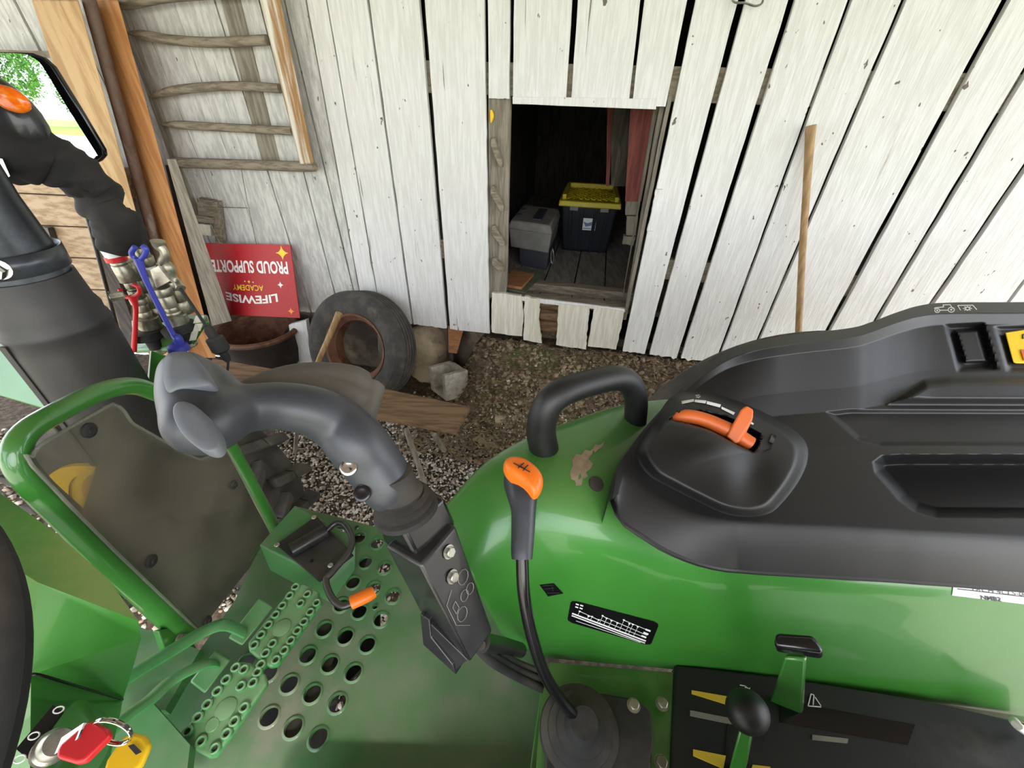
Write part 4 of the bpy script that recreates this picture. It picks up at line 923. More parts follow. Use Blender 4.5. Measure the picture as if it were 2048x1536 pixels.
mi = [(float(p[0]), float(p[1])) for p in cr(inset(mo, 4), 3, True)]; MRC = 1.3
mc_ = MP(60, 240); V, Fc = [], []                       # convex glass: rings shrinking towards the middle of the bulge
for k in range(25):
    for x, y in mi:
        p = MP(x * (1 - k / 25) + 60 * k / 25, y * (1 - k / 25) + 240 * k / 25); V.append(p + mn * max(.002, (.052 - (p - mc_).length_squared) / (2 * MRC)))
n_ = len(mi); Fc = [(k * n_ + i, k * n_ + (i + 1) % n_, (k + 1) * n_ + (i + 1) % n_, (k + 1) * n_ + i) for k in range(24) for i in range(n_)] + [tuple(24 * n_ + i for i in range(n_))]
tp('mirror_glass', (V, Fc), M['mirror'], mf, ang=170)
# ---------------- wheels
wc = Vector((-1.15, .93, .44))
tw_ = tp('front_tire', tyre(wc, (0.10, 1, 0), .405, .27, .22, 64, False), M['tyre'])
P = []
ax_ = Vector((.10, 1, 0)).normalized(); e_x = Vector((1, 0, 0)); e_x = (e_x - ax_ * e_x.dot(ax_)).normalized(); e_z = Vector((0, 0, 1))
def wp(a, y, r): return wc + (e_x * math.cos(a) + e_z * math.sin(a)) * r + ax_ * y
for k in range(18):
    a0 = 2 * math.pi * k / 18
    for s_ in (-1, 1):
        a = a0 + (math.pi / 18 if s_ > 0 else 0); pts_b, pts_t = [], []
        for (y, da) in ((-.01, .14), (.065, .05), (.135, -.03)):
            pts_b += [(a + da - .055, y * s_, .39), (a + da + .06, y * s_, .39)]; pts_t += [(a + da - .035, y * s_, .44), (a + da + .04, y * s_, .44)]
        for j in range(2):
            B = [wp(*pts_b[2 * j]), wp(*pts_b[2 * j + 1]), wp(*pts_b[2 * j + 3]), wp(*pts_b[2 * j + 2])]; T_ = [wp(*pts_t[2 * j]), wp(*pts_t[2 * j + 1]), wp(*pts_t[2 * j + 3]), wp(*pts_t[2 * j + 2])]
            P.append(box8(B, T_))
tp('tread_lugs', J(*P), M['tyre'], tw_, bev=.006)
tp('front_rim', lathe(wc, ax_, [(.24, -.12), (.285, -.142), (.285, -.13), (.22, -.10), (.19, -.03), (.10, -.03), (.05, -.05), (.05, .02), (.19, .03), (.2, .08), (.232, .1)], 48, False), M['yellowr'])
rc2 = Vector((.90, .93, .55))
tp('rear_tire', tyre(rc2, (0, 1, 0), .548, .34, .32, 80, False), M['tyre'])
tp('front_axle', tube([(-1.13, 0, .44), (-1.13, .85, .44)], .06, 16, 1), M['blackm'])
tp('under_floor_shade', prism([PZ(x, y, zp - .10) for x, y in ((500, 1240), (760, 1200), (760, 1300), (640, 1420), (600, 1640), (250, 1640), (400, 1400))], (0, 0, -.01)), M['blackm'])  # dark sheet standing in for the shadow under the floor holes
tp('chassis', bx((-.5, -.25, .5), (2.2, .32, .35)), M['blackm'], bev=.02)
# ---------------- fender
G = [[(885, 1020, .60), (905, 1075, .62), (935, 1145, .66), (968, 1205, .74), (990, 1245, .86), (1002, 1270, 1.0)],
     [(985, 918, .555), (1012, 985, .56), (1035, 1060, .60), (1052, 1140, .68), (1068, 1215, .80), (1080, 1310, .97)],
     [(1130, 848, .555), (1150, 915, .54), (1165, 1000, .56), (1180, 1090, .615), (1190, 1190, .73), (1195, 1325, .90)],
     [(1330, 800, .575), (1350, 860, .57), (1370, 960, .59), (1385, 1090, .635), (1395, 1200, .73), (1400, 1345, .92)],
     [(1700, 800, .66), (1700, 860, .64), (1700, 980, .63), (1700, 1130, .65), (1700, 1240, .75), (1700, 1392, .94)],
     [(2180, 800, .66), (2200, 860, .64), (2220, 980, .63), (2240, 1160, .66), (2280, 1300, .79), (2340, 1480, .96)]]
G2 = []
GW = [[T(*p) for p in row] for row in G]; GW.append([p + Vector((.45, .02, -.04)) for p in GW[-1]])
for r in GW:
    d = r[0] - r[1]
    lip = [r[0] + Vector((d.x * .25, .035, -.06)), r[0] + Vector((d.x * .3, .04, -.14))]
    G2.append(lip[::-1] + r)
fen = tp('fender', patch(G2, 12, 8), M['greenf'], ang=70, thick=.004)
def fpt(px, py, lift=0.002):
    """point on the fender under a pixel"""
    v = ray(px, py).normalized(); best = None
    o = fen.data
    hit = FB.ray_cast(CAM - Vector(tr.location), v)
    return (hit[0] + Vector(tr.location) - v * lift) if hit[0] else T(px, py, .7)
from mathutils.bvhtree import BVHTree
FB = BVHTree.FromPolygons([v.co.copy() for v in fen.data.vertices], [tuple(p.vertices) for p in fen.data.polygons])
def decal(name, P, m, parent, lift=.0015, k=6):
    """flat print following the fender: quad grid between four pixel corners"""
    V, Fc = [], []
    for j in range(k + 1):
        for i in range(k + 1):
            u, v = i / k, j / k
            x = (P[0][0] * (1 - u) + P[1][0] * u) * (1 - v) + (P[3][0] * (1 - u) + P[2][0] * u) * v
            y = (P[0][1] * (1 - u) + P[1][1] * u) * (1 - v) + (P[3][1] * (1 - u) + P[2][1] * u) * v
            V.append(fpt(x, y, lift))
    for j in range(k):
        for i in range(k): a = j * (k + 1) + i; Fc.append((a, a + 1, a + k + 2, a + k + 1))
    return tp(name, (V, Fc), m, parent, recalc=False)
def fan(name, P, m, parent, lift):
    V = [fpt(x, y, lift) for x, y in P]; c = fpt(sum(p[0] for p in P) / len(P), sum(p[1] for p in P) / len(P), lift); n = len(V)
    return tp(name, (V + [c], [(i, (i + 1) % n, n) for i in range(n)]), m, parent, recalc=False)
fan('mud_patch', [(1140, 945), (1146, 930), (1143, 921), (1152, 908), (1163, 910), (1170, 899), (1180, 902), (1188, 896), (1184, 908), (1177, 918), (1186, 927), (1181, 938), (1172, 944), (1176, 953), (1166, 958), (1163, 970), (1152, 972), (1150, 962), (1142, 958)], M['mud'], fen, .001)
q = fpt(1192, 968, .0); nn = (fpt(1200, 968, 0) - q).cross(fpt(1192, 976, 0) - q).normalized(); nn = nn if nn.z > 0 else -nn
fan('mud_patch', [(1186, 899), (1190, 889), (1200, 890), (1209, 883), (1205, 893), (1196, 899), (1190, 905)], M['mud'], fen, .001)
tp('rubber_plug', lathe(q, nn, [(.0115, -.002), (.0115, .0012), (.009, .0018), (.0002, .0016)], 24, False), M['rubber'], fen)
# range diagram decal
def dq(u, v): # u along, v down in decal frame
    P0, P1, P2, P3 = (1142, 1200), (1319, 1246), (1301, 1292), (1134, 1243)
    return ((P0[0] * (1 - u) + P1[0] * u) * (1 - v) + (P3[0] * (1 - u) + P2[0] * u) * v, (P0[1] * (1 - u) + P1[1] * u) * (1 - v) + (P3[1] * (1 - u) + P2[1] * u) * v)
V, Fc = [], []
for j in range(9):
    for i in range(17):
        u_, v_ = i / 16, j / 8
        if (i in (0, 16)) and (j in (0, 8)): u_ = .5 + (u_ - .5) * .975; v_ = .5 + (v_ - .5) * .90
        V.append(fpt(*dq(u_, v_), .0014))
for j in range(8):
    for i in range(16): a = j * 17 + i; Fc.append((a, a + 1, a + 18, a + 17))
dec = tp('range_decal', (V, Fc), M['blackg'], fen, recalc=False)
def dline(u0, v0, u1, v1, wv, m=M['ink'], wu=None):
    a, b = Vector(dq(u0, v0)), Vector(dq(u1, v1)); d = (b - a).normalized(); n = Vector((-d.y, d.x)) * wv / 2
    V = [fpt(*(a.lerp(b, k / 8) + n * s), .0024) for s in (1, -1) for k in range(9)]
    return V, [(k, k + 1, k + 10, k + 9) for k in range(8)]
Q = []
def addl(*a, **k): Q.append(dline(*a, **k))
addl(.04, .58, .93, .86, 2.8); addl(.04, .68, .93, .95, 2.2)
addl(.12, .40, .36, .55, .9); addl(.37, .33, .92, .66 - .04, .9); addl(.62, .27, .93, .42, .9); addl(.36, .52, .92, .80 - .06, .9)
for u0, v0, v1 in ((.12, .4, .6), (.23, .52, .64), (.27, .5, .66), (.35, .56, .68), (.38, .34, .7), (.43, .4, .71), (.49, .44, .73), (.56, .47, .75), (.62, .28, .77), (.69, .37, .79), (.73, .36, .8), (.79, .4, .82)): addl(u0, v0, u0 - .015, v1, .6)
for u0, v0 in ((.12, .4), (.23, .5), (.27, .48), (.35, .54), (.38, .32), (.43, .38), (.49, .42), (.56, .45), (.62, .26), (.69, .35), (.73, .34), (.79, .38)): addl(u0 - .012, v0, u0 + .010, v0, 2.6)
for u0, v0 in ((.88, .40), (.87, .55), (.86, .70)): addl(u0, v0, u0 + .06, v0 + .02, 3.4)
for u0, v0 in ((.06, .12), (.11, .12), (.06, .25), (.11, .25)): addl(u0, v0, u0 + .035, v0 + .01, 2.4)
addl(.10, .86, .88, 1.0 - .02, .9)
tp('decal_print', J(*Q), M['ink'], dec, recalc=False)
d2 = decal('small_decal', [(1079, 1170), (1108, 1167), (1127, 1187), (1096, 1193)], M['blackg'], fen, .0014, 5)
def flines(L_, wpx, m, parent, name, lift=.0028, fn=None):
    Q = []
    for x0, y0, x1, y1 in L_:
        a, b = Vector((x0, y0)), Vector((x1, y1)); d = (b - a).normalized(); n = Vector((-d.y, d.x)) * wpx / 2
        Q.append(([(fn or fpt)(*(a + n), lift), (fn or fpt)(*(b + n), lift), (fn or fpt)(*(b - n), lift), (fn or fpt)(*(a - n), lift)], [(0, 1, 2, 3)]))
    return tp(name, J(*Q), m, parent, recalc=False)
flines([(1084, 1172, 1106, 1170), (1090, 1178, 1108, 1176), (1094, 1186, 1118, 1186), (1104, 1173, 1106, 1182)], 1.2, M['inkd'], d2, 'decal_print')
# inventory sticker (white) under the console
lab = decal('white_sticker', [(1908, 1166), (2110, 1185), (2110, 1216), (1904, 1191)], M['ink'], fen, .0015, 8)
flines([(1915, 1178, 2060, 1195)], 1.6, M['inkd'], lab, 'print_line')
Pt, Ft = fit('NMB2', .03)
tp('lettering', ([fpt(1961 + 41 * x + 1 * (1 - y), 1199 + 4.5 * x - 8.5 * y, .003) for x, y in Pt], Ft), M['inkd'], lab, recalc=False)
Pt, Ft = fit('FRCH 4CLS-00', .0)
tp('lettering', ([fpt(1945 + 110 * x, 1182 + 12 * x - 9 * y, .003) for x, y in Pt], Ft), M['inkd'], lab, recalc=False)
# grab handle on the fender
hA_, hB_ = fpt(1090, 895, 0), fpt(1272, 838, 0)
tp('grab_handle', tube([hA_ + Vector((0, 0, -.01)), hA_.lerp(PY(1082, 860, hA_.y), .99), PY(1092, 816, hA_.y * .98 + hB_.y * .02), PY(1120, 787, hA_.y * .85 + hB_.y * .15), PY(1180, 766, hA_.y * .5 + hB_.y * .5), PY(1232, 756, hA_.y * .2 + hB_.y * .8), PY(1260, 768, hA_.y * .05 + hB_.y * .95), PY(1272, 800, hB_.y), hB_ + Vector((0, 0, -.01))],
     [.0235, .023, .022, .0215, .021, .021, .0205, .02, .02], 22, 6), M['blackp'], fen)
# ---------------- side console on the fender: a moulded height field
def poly_sd(px, py, P):
    """signed distance in pixels, positive inside"""
    P = np.array(P, float); n = len(P); d = np.full(px.shape, 1e9); ins = np.zeros(px.shape, bool)
    for i in range(n):
        a, b = P[i], P[(i + 1) % n]; e = b - a; t = np.clip(((px - a[0]) * e[0] + (py - a[1]) * e[1]) / (e @ e), 0, 1)
        d = np.minimum(d, np.hypot(px - a[0] - t * e[0], py - a[1] - t * e[1]))
        c = ((a[1] > py) != (b[1] > py)); 
        with np.errstate(divide='ignore', invalid='ignore'): c &= px < (b[0] - a[0]) * (py - a[1]) / (b[1] - a[1]) + a[0]
        ins ^= c
    return np.where(ins, d, -d)
def ss(x, a, b):
    t = np.clip((x - a) / (b - a), 0, 1); return t * t * (3 - 2 * t)
far = [(1225, 998), (1238, 935), (1262, 893), (1300, 845), (1345, 795), (1390, 750), (1440, 712), (1480, 693), (1530, 679), (1600, 668), (1700, 656), (1740, 645), (1790, 626), (1840, 611), (1900, 605), (2060, 604), (2330, 600), (2800, 592)]
bott = [(1225, 1001), (1234, 1026), (1252, 1050), (1285, 1072), (1330, 1100), (1390, 1125), (1440, 1137), (1480, 1141), (1530, 1145), (1600, 1149), (1700, 1155), (1740, 1157), (1790, 1160), (1840, 1164), (1900, 1168), (2060, 1180), (2330, 1197), (2800, 1232)]
# crease between top and skirt
crease = [(1231, 990), (1247, 950), (1268, 952), (1298, 978), (1340, 1004), (1390, 1026), (1440, 1037), (1480, 1042), (1530, 1044), (1600, 1047), (1700, 1050), (1740, 1052), (1790, 1054), (1840, 1057), (1900, 1060), (2060, 1068), (2330, 1085), (2800, 1114)]
NV = 320
def resample(P, n):
    P = np.array(cr(P, 10)); s = np.r_[0, np.cumsum(np.hypot(*np.diff(P, axis=0).T))]; t = np.linspace(0, s[-1], n); return np.c_[np.interp(t, s, P[:, 0]), np.interp(t, s, P[:, 1])]
fd, cdn, bdn = (np.array(cr(q, 80)) for q in (far, crease, bott))
arc = np.r_[0, np.cumsum(np.hypot(*np.diff(fd, axis=0).T))]; ids, last = [0], 0
for i in range(1, len(fd)):
    if arc[i] - arc[last] >= (2.6 if fd[i, 0] < 2085 else 12): ids.append(i); last = i
FA, CR_, BO = fd[ids], cdn[ids], bdn[ids]; NU = len(ids)
vv = np.linspace(0, 1, NV)[:, None]
EO = np.argsort(FA[:, 0]); EX, EY = FA[EO, 0], FA[EO, 1]
PXg = FA[None, :, 0] * (1 - vv) + CR_[None, :, 0] * vv
PYg = FA[None, :, 1] * (1 - vv) + CR_[None, :, 1] * vv
def rise(px, py):
    # depth below the eye: deck low near the seat, climbing to the outer rim
    e = np.interp(px, EX, EY)
    t = np.clip((py - e) / (1050 - e + 1e-6), 0, 1)
    prof = np.interp(t, [0, .05, .1, .3, .42, .6, 1.0], [.405, .405, .43, .485, .515, .53, .545])
    left = ss(px, 1560, 1300)
    return prof * (1 - left) + (.50 + .045 * t) * left
Dg = rise(PXg, PYg)
# raised step ridge running right
sd1 = poly_sd(PXg, PYg, [(1775, 808), (1850, 762), (1900, 756), (2900, 756), (2900, 812)])
Dg -= .022 * ss(sd1, -4, 16)
# shallow tray
sd2 = poly_sd(PXg, PYg, [(1655, 825), (1700, 820), (2900, 824), (2900, 895), (1760, 890), (1715, 878)])
Dg += .010 * ss(sd2, -3, 8)
# deep pocket
sd3 = poly_sd(PXg, PYg, [(1748, 925), (1765, 912), (1800, 910), (2900, 910), (2900, 1040), (1870, 1034), (1830, 1022), (1800, 1000), (1752, 945)])
Dg += .070 * ss(sd3, -3, 20)
# small rectangular recess, and the seat of the yellow switch
sd4 = poly_sd(PXg, PYg, [(1893, 652), (1966, 648), (1992, 738), (1918, 742)]); Dg += .012 * ss(sd4, -5, 7)
sd4 = poly_sd(PXg, PYg, [(1910, 662), (1956, 659), (1975, 724), (1930, 726)]); Dg -= .008 * ss(sd4, -3, 5)
sd5 = poly_sd(PXg, PYg, [(1992, 655), (2110, 650), (2130, 742), (2018, 742)]); Dg += .008 * ss(sd5, -5, 6)
# rounded edges
ed = np.minimum(np.arange(NU)[None, :] * 4.0, vv * np.hypot(FA[:, 0] - CR_[:, 0], FA[:, 1] - CR_[:, 1])[None, :])
V = []
for j in range(NV):
    for i in range(NU): V.append(T(PXg[j, i], PYg[j, i], Dg[j, i]))
Fc = [(j * NU + i, j * NU + i + 1, (j + 1) * NU + i + 1, (j + 1) * NU + i) for j in range(NV - 1) for i in range(NU - 1)]
# skirt down the near side
pass
base = len(V)
def skirt_d(x): return .553 + .072 * min(1, max(0, (x - 1235) / 240))
kk = [.06, .2, .5, .8, .96, 1.0]
for q in kk:
    for i in range(NU):
        x = CR_[i, 0] * (1 - q) + BO[i, 0] * q; y = CR_[i, 1] * (1 - q) + BO[i, 1] * q
        d0 = Dg[-1, i]; V.append(T(x, y, d0 + (skirt_d(x) - d0) * q ** 1.25))
L0 = (NV - 1) * NU
prev = L0
for r in range(len(kk)):
    cur = base + r * NU
    Fc += [(prev + i, prev + i + 1, cur + i + 1, cur + i) for i in range(NU - 1)]; prev = cur
# skirt down the far side (hidden from the seat, closes the shell)
cur = len(V)
for i in range(NU): V.append(Vector(V[i]) + Vector((0, .012, -.02)))
for i in range(NU): V.append(Vector(V[i]) + Vector((0, .02, -.12)))
Fc += [(i + 1, i, cur + i, cur + i + 1) for i in range(NU - 1)]
Fc += [(cur + i + 1, cur + i, cur + NU + i, cur + NU + i + 1) for i in range(NU - 1)]
con = tp('side_console', (V, Fc), M['blackp'], fen, ang=60)
CBV = BVHTree.FromPolygons([v.co.copy() for v in con.data.vertices], [tuple(p.vertices) for p in con.data.polygons])
def cpt(px, py, lift=.0015):
    v = ray(px, py).normalized(); h = CBV.ray_cast(CAM - Vector(tr.location), v)
    return (h[0] + Vector(tr.location) - v * lift) if h[0] else T(px, py, .5)
# parting line strip along the bottom of the skirt
lowc = resample(bott, 60)
tp('console_lip', tube([T(x, y, skirt_d(x) + .003) for i, (x, y) in enumerate(lowc)], .004, 8, 1), M['blackp'], fen)
# throttle housing: dome on the console
pod = [(1272, 905), (1290, 868), (1318, 825), (1345, 792), (1385, 783), (1430, 788), (1480, 804), (1535, 828), (1585, 858), (1613, 888), (1614, 925), (1596, 965), (1566, 1005), (1540, 1028), (1500, 1036), (1450, 1028), (1395, 1003), (1340, 975), (1295, 948)]
pc = np.array([1450., 905.])
PR = np.array(cr(pod, 5, True)); NR = len(PR); V = []; rings_ = np.r_[np.linspace(1, .86, 6), np.linspace(.83, 0.02, 34)]
slotP = [(1338, 838), (1352, 828), (1400, 822), (1450, 832), (1500, 856), (1518, 866), (1518, 884), (1508, 905), (1478, 893), (1420, 862), (1370, 846)]
RX = pc[0] + (PR[:, 0] - pc[0])[None, :] * rings_[:, None]; RY = pc[1] + (PR[:, 1] - pc[1])[None, :] * rings_[:, None]
h_ = .030 * ss(1 - rings_, 0, .16)[:, None] + .012 * (1 - rings_[:, None] ** 2) * np.ones_like(RX)
# dent on the seat side
sdd = np.hypot((RX - 1475) / 62, (RY - 935) / 42); h_ += .016 * np.exp(-(np.hypot((RX - 1420) / 75, (RY - 885) / 50)) ** 2) - .010 * np.exp(-(np.hypot((RX - 1505) / 40, (RY - 960) / 55)) ** 2)
sds = poly_sd(RX, RY, slotP); h_ -= .030 * ss(sds, -2, 5)
Dp = rise(RX, RY) - h_
for j in range(len(rings_)):
    for i in range(NR): V.append(T(RX[j, i], RY[j, i], Dp[j, i]))
Fc = [(j * NR + i, j * NR + (i + 1) % NR, (j + 1) * NR + (i + 1) % NR, (j + 1) * NR + i) for j in range(len(rings_) - 1) for i in range(NR)]
Fc.append(tuple((len(rings_) - 1) * NR + i for i in range(NR)))
podo = tp('throttle_housing', (V, Fc), M['blackp'], fen, ang=60)
PB = BVHTree.FromPolygons([v.co.copy() for v in podo.data.vertices], [tuple(p.vertices) for p in podo.data.polygons])
def ppt(px, py, lift=.0015):
    v = ray(px, py).normalized(); h = PB.ray_cast(CAM - Vector(tr.location), v)
    return (h[0] + Vector(tr.location) - v * lift) if h[0] else T(px, py, .47)
def pt_d(x, y, hgt): return T(x, y, float(rise(np.array([x], float), np.array([y], float))[0]) - hgt)
tp('throttle_lever', tube([pt_d(1340, 838, .018), pt_d(1370, 832, .030), pt_d(1410, 840, .034), pt_d(1460, 862, .036), pt_d(1502, 888, .030)], [.008, .0105, .011, .0115, .011], 14, 5), M['orange2'], podo)
lvp = [(1449, 874), (1466, 850), (1478, 820), (1492, 810), (1506, 811), (1510, 822), (1507, 842), (1488, 872), (1470, 892)]
tp('throttle_knob', box8([pt_d(x, y, .036) for x, y in ((1449, 874), (1473, 891), (1490, 876), (1466, 852))], [pt_d(x, y, .064) for x, y in ((1480, 818), (1507, 842), (1510, 818), (1494, 808))]), M['orange2'], podo, bev=.004, seg=3)
dash = [[(1363, 802), (1388, 798), (1388, 803), (1364, 808)], [(1390, 799), (1413, 801), (1411, 807), (1389, 804)], [(1414, 802), (1442, 809), (1440, 815), (1413, 808)], [(1443, 813), (1470, 825), (1467, 830), (1443, 818)], [(1497, 840), (1508, 847), (1506, 850), (1496, 844)]]
def qgrid(q, fn, lift, nu=5, nv=2):
    V = [fn(*[((q[0][c] * (1 - i / nu) + q[1][c] * i / nu) * (1 - j / nv) + (q[3][c] * (1 - i / nu) + q[2][c] * i / nu) * j / nv) for c in (0, 1)], lift) for j in range(nv + 1) for i in range(nu + 1)]
    return V, [(j * (nu + 1) + i, j * (nu + 1) + i + 1, (j + 1) * (nu + 1) + i + 1, (j + 1) * (nu + 1) + i) for j in range(nv) for i in range(nu)]
tp('scale_marks', J(*[qgrid(q, ppt, .0015) for q in dash]), M['ink'], podo, recalc=False)
def plines(L_, wpx, m, parent, name, fn, lift=.0015):
    Q = []
    for x0, y0, x1, y1 in L_:
        a, b = Vector((x0, y0)), Vector((x1, y1)); d = (b - a).normalized(); n = Vector((-d.y, d.x)) * wpx / 2
        Q.append(([fn(*(a + n), lift), fn(*(b + n), lift), fn(*(b - n), lift), fn(*(a - n), lift)], [(0, 1, 2, 3)]))
    return tp(name, J(*Q), m, parent, recalc=False)
plines([(1391, 791, 1399, 790), (1392, 794, 1398, 794), (1396, 796, 1401, 792)], 1.6, M['ink'], podo, 'icon', ppt)
plines([(1508, 884, 1530, 902), (1530, 902, 1541, 898), (1541, 898, 1548, 880), (1548, 880, 1566, 850), (1500, 888, 1508, 884)], 2.0, M['blackg'], podo, 'cover_seam', ppt, .0022)
tp('cover_clip', box8([ppt(x, y, 0) for x, y in ((1538, 884), (1546, 887), (1553, 872), (1544, 868))], [ppt(x, y, .004) for x, y in ((1538, 884), (1546, 887), (1553, 872), (1544, 868))]), M['blackg'], podo)
# icons on the rim: tractor outline and shaft symbol
def spx(x, y): return 1840 + x * .1016, 590 + y * .1016
def seg(L_): return [(*spx(*a), *spx(*b)) for a, b in zip(L_[:-1], L_[1:])]
def circ(cx_, cy_, r, n=10): return [(cx_ + r * math.cos(2 * math.pi * k / n), cy_ + r * .8 * math.sin(2 * math.pi * k / n)) for k in range(n + 1)]
tl_ = seg([(280, 270), (300, 250), (470, 235), (450, 195), (595, 190), (630, 250), (680, 275)]) + seg([(390, 300), (545, 298)]) + seg(circ(340, 305, 50)) + seg(circ(615, 290, 62)) + seg(circ(340, 305, 14, 5)) + seg(circ(615, 290, 18, 5))
plines(tl_, 1.6, M['ink'], con, 'tractor_icon', cpt)
plines(seg([(800, 300), (740, 205), (1040, 200), (1120, 290)]) + seg(circ(935, 265, 38)) + [s for k in range(8) for s in seg([(935 + 42 * math.cos(k * .785), 265 + 32 * math.sin(k * .785)), (935 + 88 * math.cos(k * .785), 265 + 48 * math.sin(k * .785))])], 1.6, M['ink'], con, 'shaft_icon', cpt)
sw = tp('yellow_switch', box8([cpt(x, y, .0) for x, y in ((2012, 668), (2090, 655), (2110, 728), (2030, 728))], [cpt(x, y, .016) for x, y in ((2009, 664), (2090, 652), (2110, 728), (2026, 726))]), M['yellowt'], con, bev=.003, seg=3)
tp('orange_insert', prism([cpt(x, y, .0175) for x, y in ((2041, 700), (2070, 700), (2074, 719), (2047, 721))], Vector((0, 0, .001))), M['orange2'], sw)
tp('switch_print', J(*[prism([cpt(x, y, .0175) for x, y in q], Vector((0, 0, .001))) for q in ([(2044, 669), (2046, 669), (2047, 678), (2045, 678)], [(2044, 669), (2056, 667), (2056, 669), (2044, 671)])]), M['inkd'], sw)
# ---------------- lever panel in front of the seat
lpz = .90
def LP(x, y, h=0.0): return PZ(x, y, H - SC * lpz + h)
pan = tp('lever_panel', prism([LP(x, y) for x, y in ((1350, 1327), (1560, 1352), (1850, 1400), (2120, 1460), (2160, 1700), (1335, 1700))], (0, 0, -.05)), M['blackp'], bev=.004)
tp('green_side_sheet', J(prism([LP(x, y, -.01) for x, y in ((1100, 1325), (1352, 1345), (1340, 1700), (1060, 1700), (1082, 1400))], (0, 0, -.01))), M['green'])
rp_ = [LP(x, y, .0) for x, y in ((1112, 1385), (1170, 1383), (1270, 1400), (1300, 1425), (1306, 1480), (1290, 1640), (1085, 1640), (1092, 1440))]
rbp = tp('rubber_boot_base', prism(rp_, (0, 0, .006)), M['rubber'], bev=.004)
for x, y in ((1130, 1388), (1267, 1411)): hexbolt('bolt', LP(x, y, .006), (0, 0, 1), .008, M['zincd'], rbp)
for x, y in ((1324, 1408), (1322, 1526)): hexbolt('bolt', LP(x, y, .002), (0, 0, 1), .008, M['zincd'], pan)
gb = LP(1158, 1462, .004)
tp('boot_cone', lathe(gb, (0, -.1, 1), [(.058, 0), (.056, .008), (.047, .012), (.046, .018), (.036, .022), (.035, .028), (.025, .032), (.019, .055)], 30), M['rubber'], rbp, ang=30)
gl = [gb + Vector((0, 0, .03)), T(1122, 1400, .80), T(1088, 1345, .73), T(1062, 1265, .65), T(1048, 1190, .585), T(1044, 1112, .535)]
glv = tp('gear_lever', tube(gl, .0078, 16, 6), M['blackg'])
tp('gear_grip', tube([T(1044, 1118, .537), T(1044, 1100, .53), T(1046, 1060, .515), T(1047, 1020, .50), T(1045, 990, .493), T(1043, 966, .497), T(1042, 950, .505)], [.0125, .0135, .0145, .0158, .020, .0238, .0225], 22, 6), M['soft'], glv)
cap = [(1006, 938), (1008, 925), (1022, 919), (1042, 921), (1062, 932), (1080, 948), (1087, 962), (1084, 978), (1075, 993), (1066, 995), (1056, 984), (1040, 972), (1022, 960), (1012, 950)]
cpb = [T(x, y, .462 + .012 * (y - 920) / 75) for x, y in cap]; cc = sum(cpb, Vector()) / len(cpb)
cv, cf = [], []
for k, (s_, dz) in enumerate(((1.0, -.012), (1.03, 0), (1.0, .006), (.85, .012), (.5, .0155))):
    for p in cpb: cv.append(cc + (p - cc) * s_ + Vector((0, 0, dz)))
n_ = len(cpb)
for k in range(4): cf += [(k * n_ + i, k * n_ + (i + 1) % n_, (k + 1) * n_ + (i + 1) % n_, (k + 1) * n_ + i) for i in range(n_)]
cf += [tuple(range(n_ - 1, -1, -1)), tuple(range(4 * n_, 5 * n_))]
gcap = tp('orange_cap', (cv, cf), M['orange'], glv, ang=80, sub=2)
def gcp(x, y): return PZ(x, y, cc.z + .0175)
Q = []
for a, b in (((1027, 926), (1060, 944)), ((1036, 936), (1048, 926)), ((1046, 941), (1056, 930)), ((1041, 934), (1050, 938))):
    a_, b_ = gcp(*a), gcp(*b); Q.append(bar(a_, b_, .0012, .001))
tp('shift_pattern', J(*Q), M['inkd'], glv)
# stickers, slots and the two small levers
def flat(name, P, m, parent, h=.0015): return tp(name, prism([LP(x, y, 0.0) for x, y in P], (0, 0, h)), m, parent)
flat('yellow_sticker', [(1383, 1381), (1458, 1394), (1457, 1411), (1383, 1388)], M['sticker'], pan)
flat('yellow_sticker', [(1386, 1499), (1451, 1512), (1446, 1538), (1386, 1512)], M['sticker'], pan)
flat('yellow_sticker', [(1505, 1530), (1540, 1534), (1540, 1545), (1500, 1545)], M['sticker'], pan)
flat('grey_sticker', [(1380, 1421), (1466, 1438), (1466, 1450), (1380, 1432)], M['boxg'], pan)
flat('grey_sticker', [(1624, 1470), (1696, 1478), (1694, 1487), (1624, 1480)], M['boxg'], pan)
flat('lever_slot', [(1455, 1440), (1500, 1445), (1490, 1620), (1440, 1620)], M['blackg'], pan, .001)
flat('lever_slot', [(1560, 1400), (1830, 1450), (1815, 1490), (1560, 1445)], M['blackg'], pan, .001)
def lpl(L_, wpx, name):
    Q = []
    for x0, y0, x1, y1 in L_: Q.append(bar(LP(x0, y0, .001), LP(x1, y1, .001), wpx * .0008, .001))
    tp(name, J(*Q), M['ink'], pan)
lpl([(1616, 1412, 1622, 1388), (1622, 1388, 1628, 1390), (1628, 1390, 1626, 1410), (1616, 1412, 1642, 1414), (1630, 1394, 1642, 1412)], 1.6, 'seat_icon')
lpl([(1480, 1370, 1490, 1372), (1490, 1372, 1500, 1380), (1484, 1382, 1492, 1374), (1488, 1384, 1500, 1376)], 1.6, 'arrow_icon')
kz = H - SC * .80
st1 = tp('small_lever', box8([LP(x, y, -.01) for x, y in ((1452, 1560), (1486, 1570), (1490, 1552), (1460, 1542))], [PZ(x, y, kz) for x, y in ((1478, 1462), (1506, 1466), (1510, 1448), (1482, 1444))]), M['green'], bev=.003)
kc = PZ(1495, 1423, kz + .006)
tp('lever_knob', ball(kc, (.034, .026, .026), Matrix.Rotation(.35, 3, 'Z') @ Matrix.Rotation(.75, 3, 'Y'), 22, 14), M['blackp'], st1)
kz2 = H - SC * .64
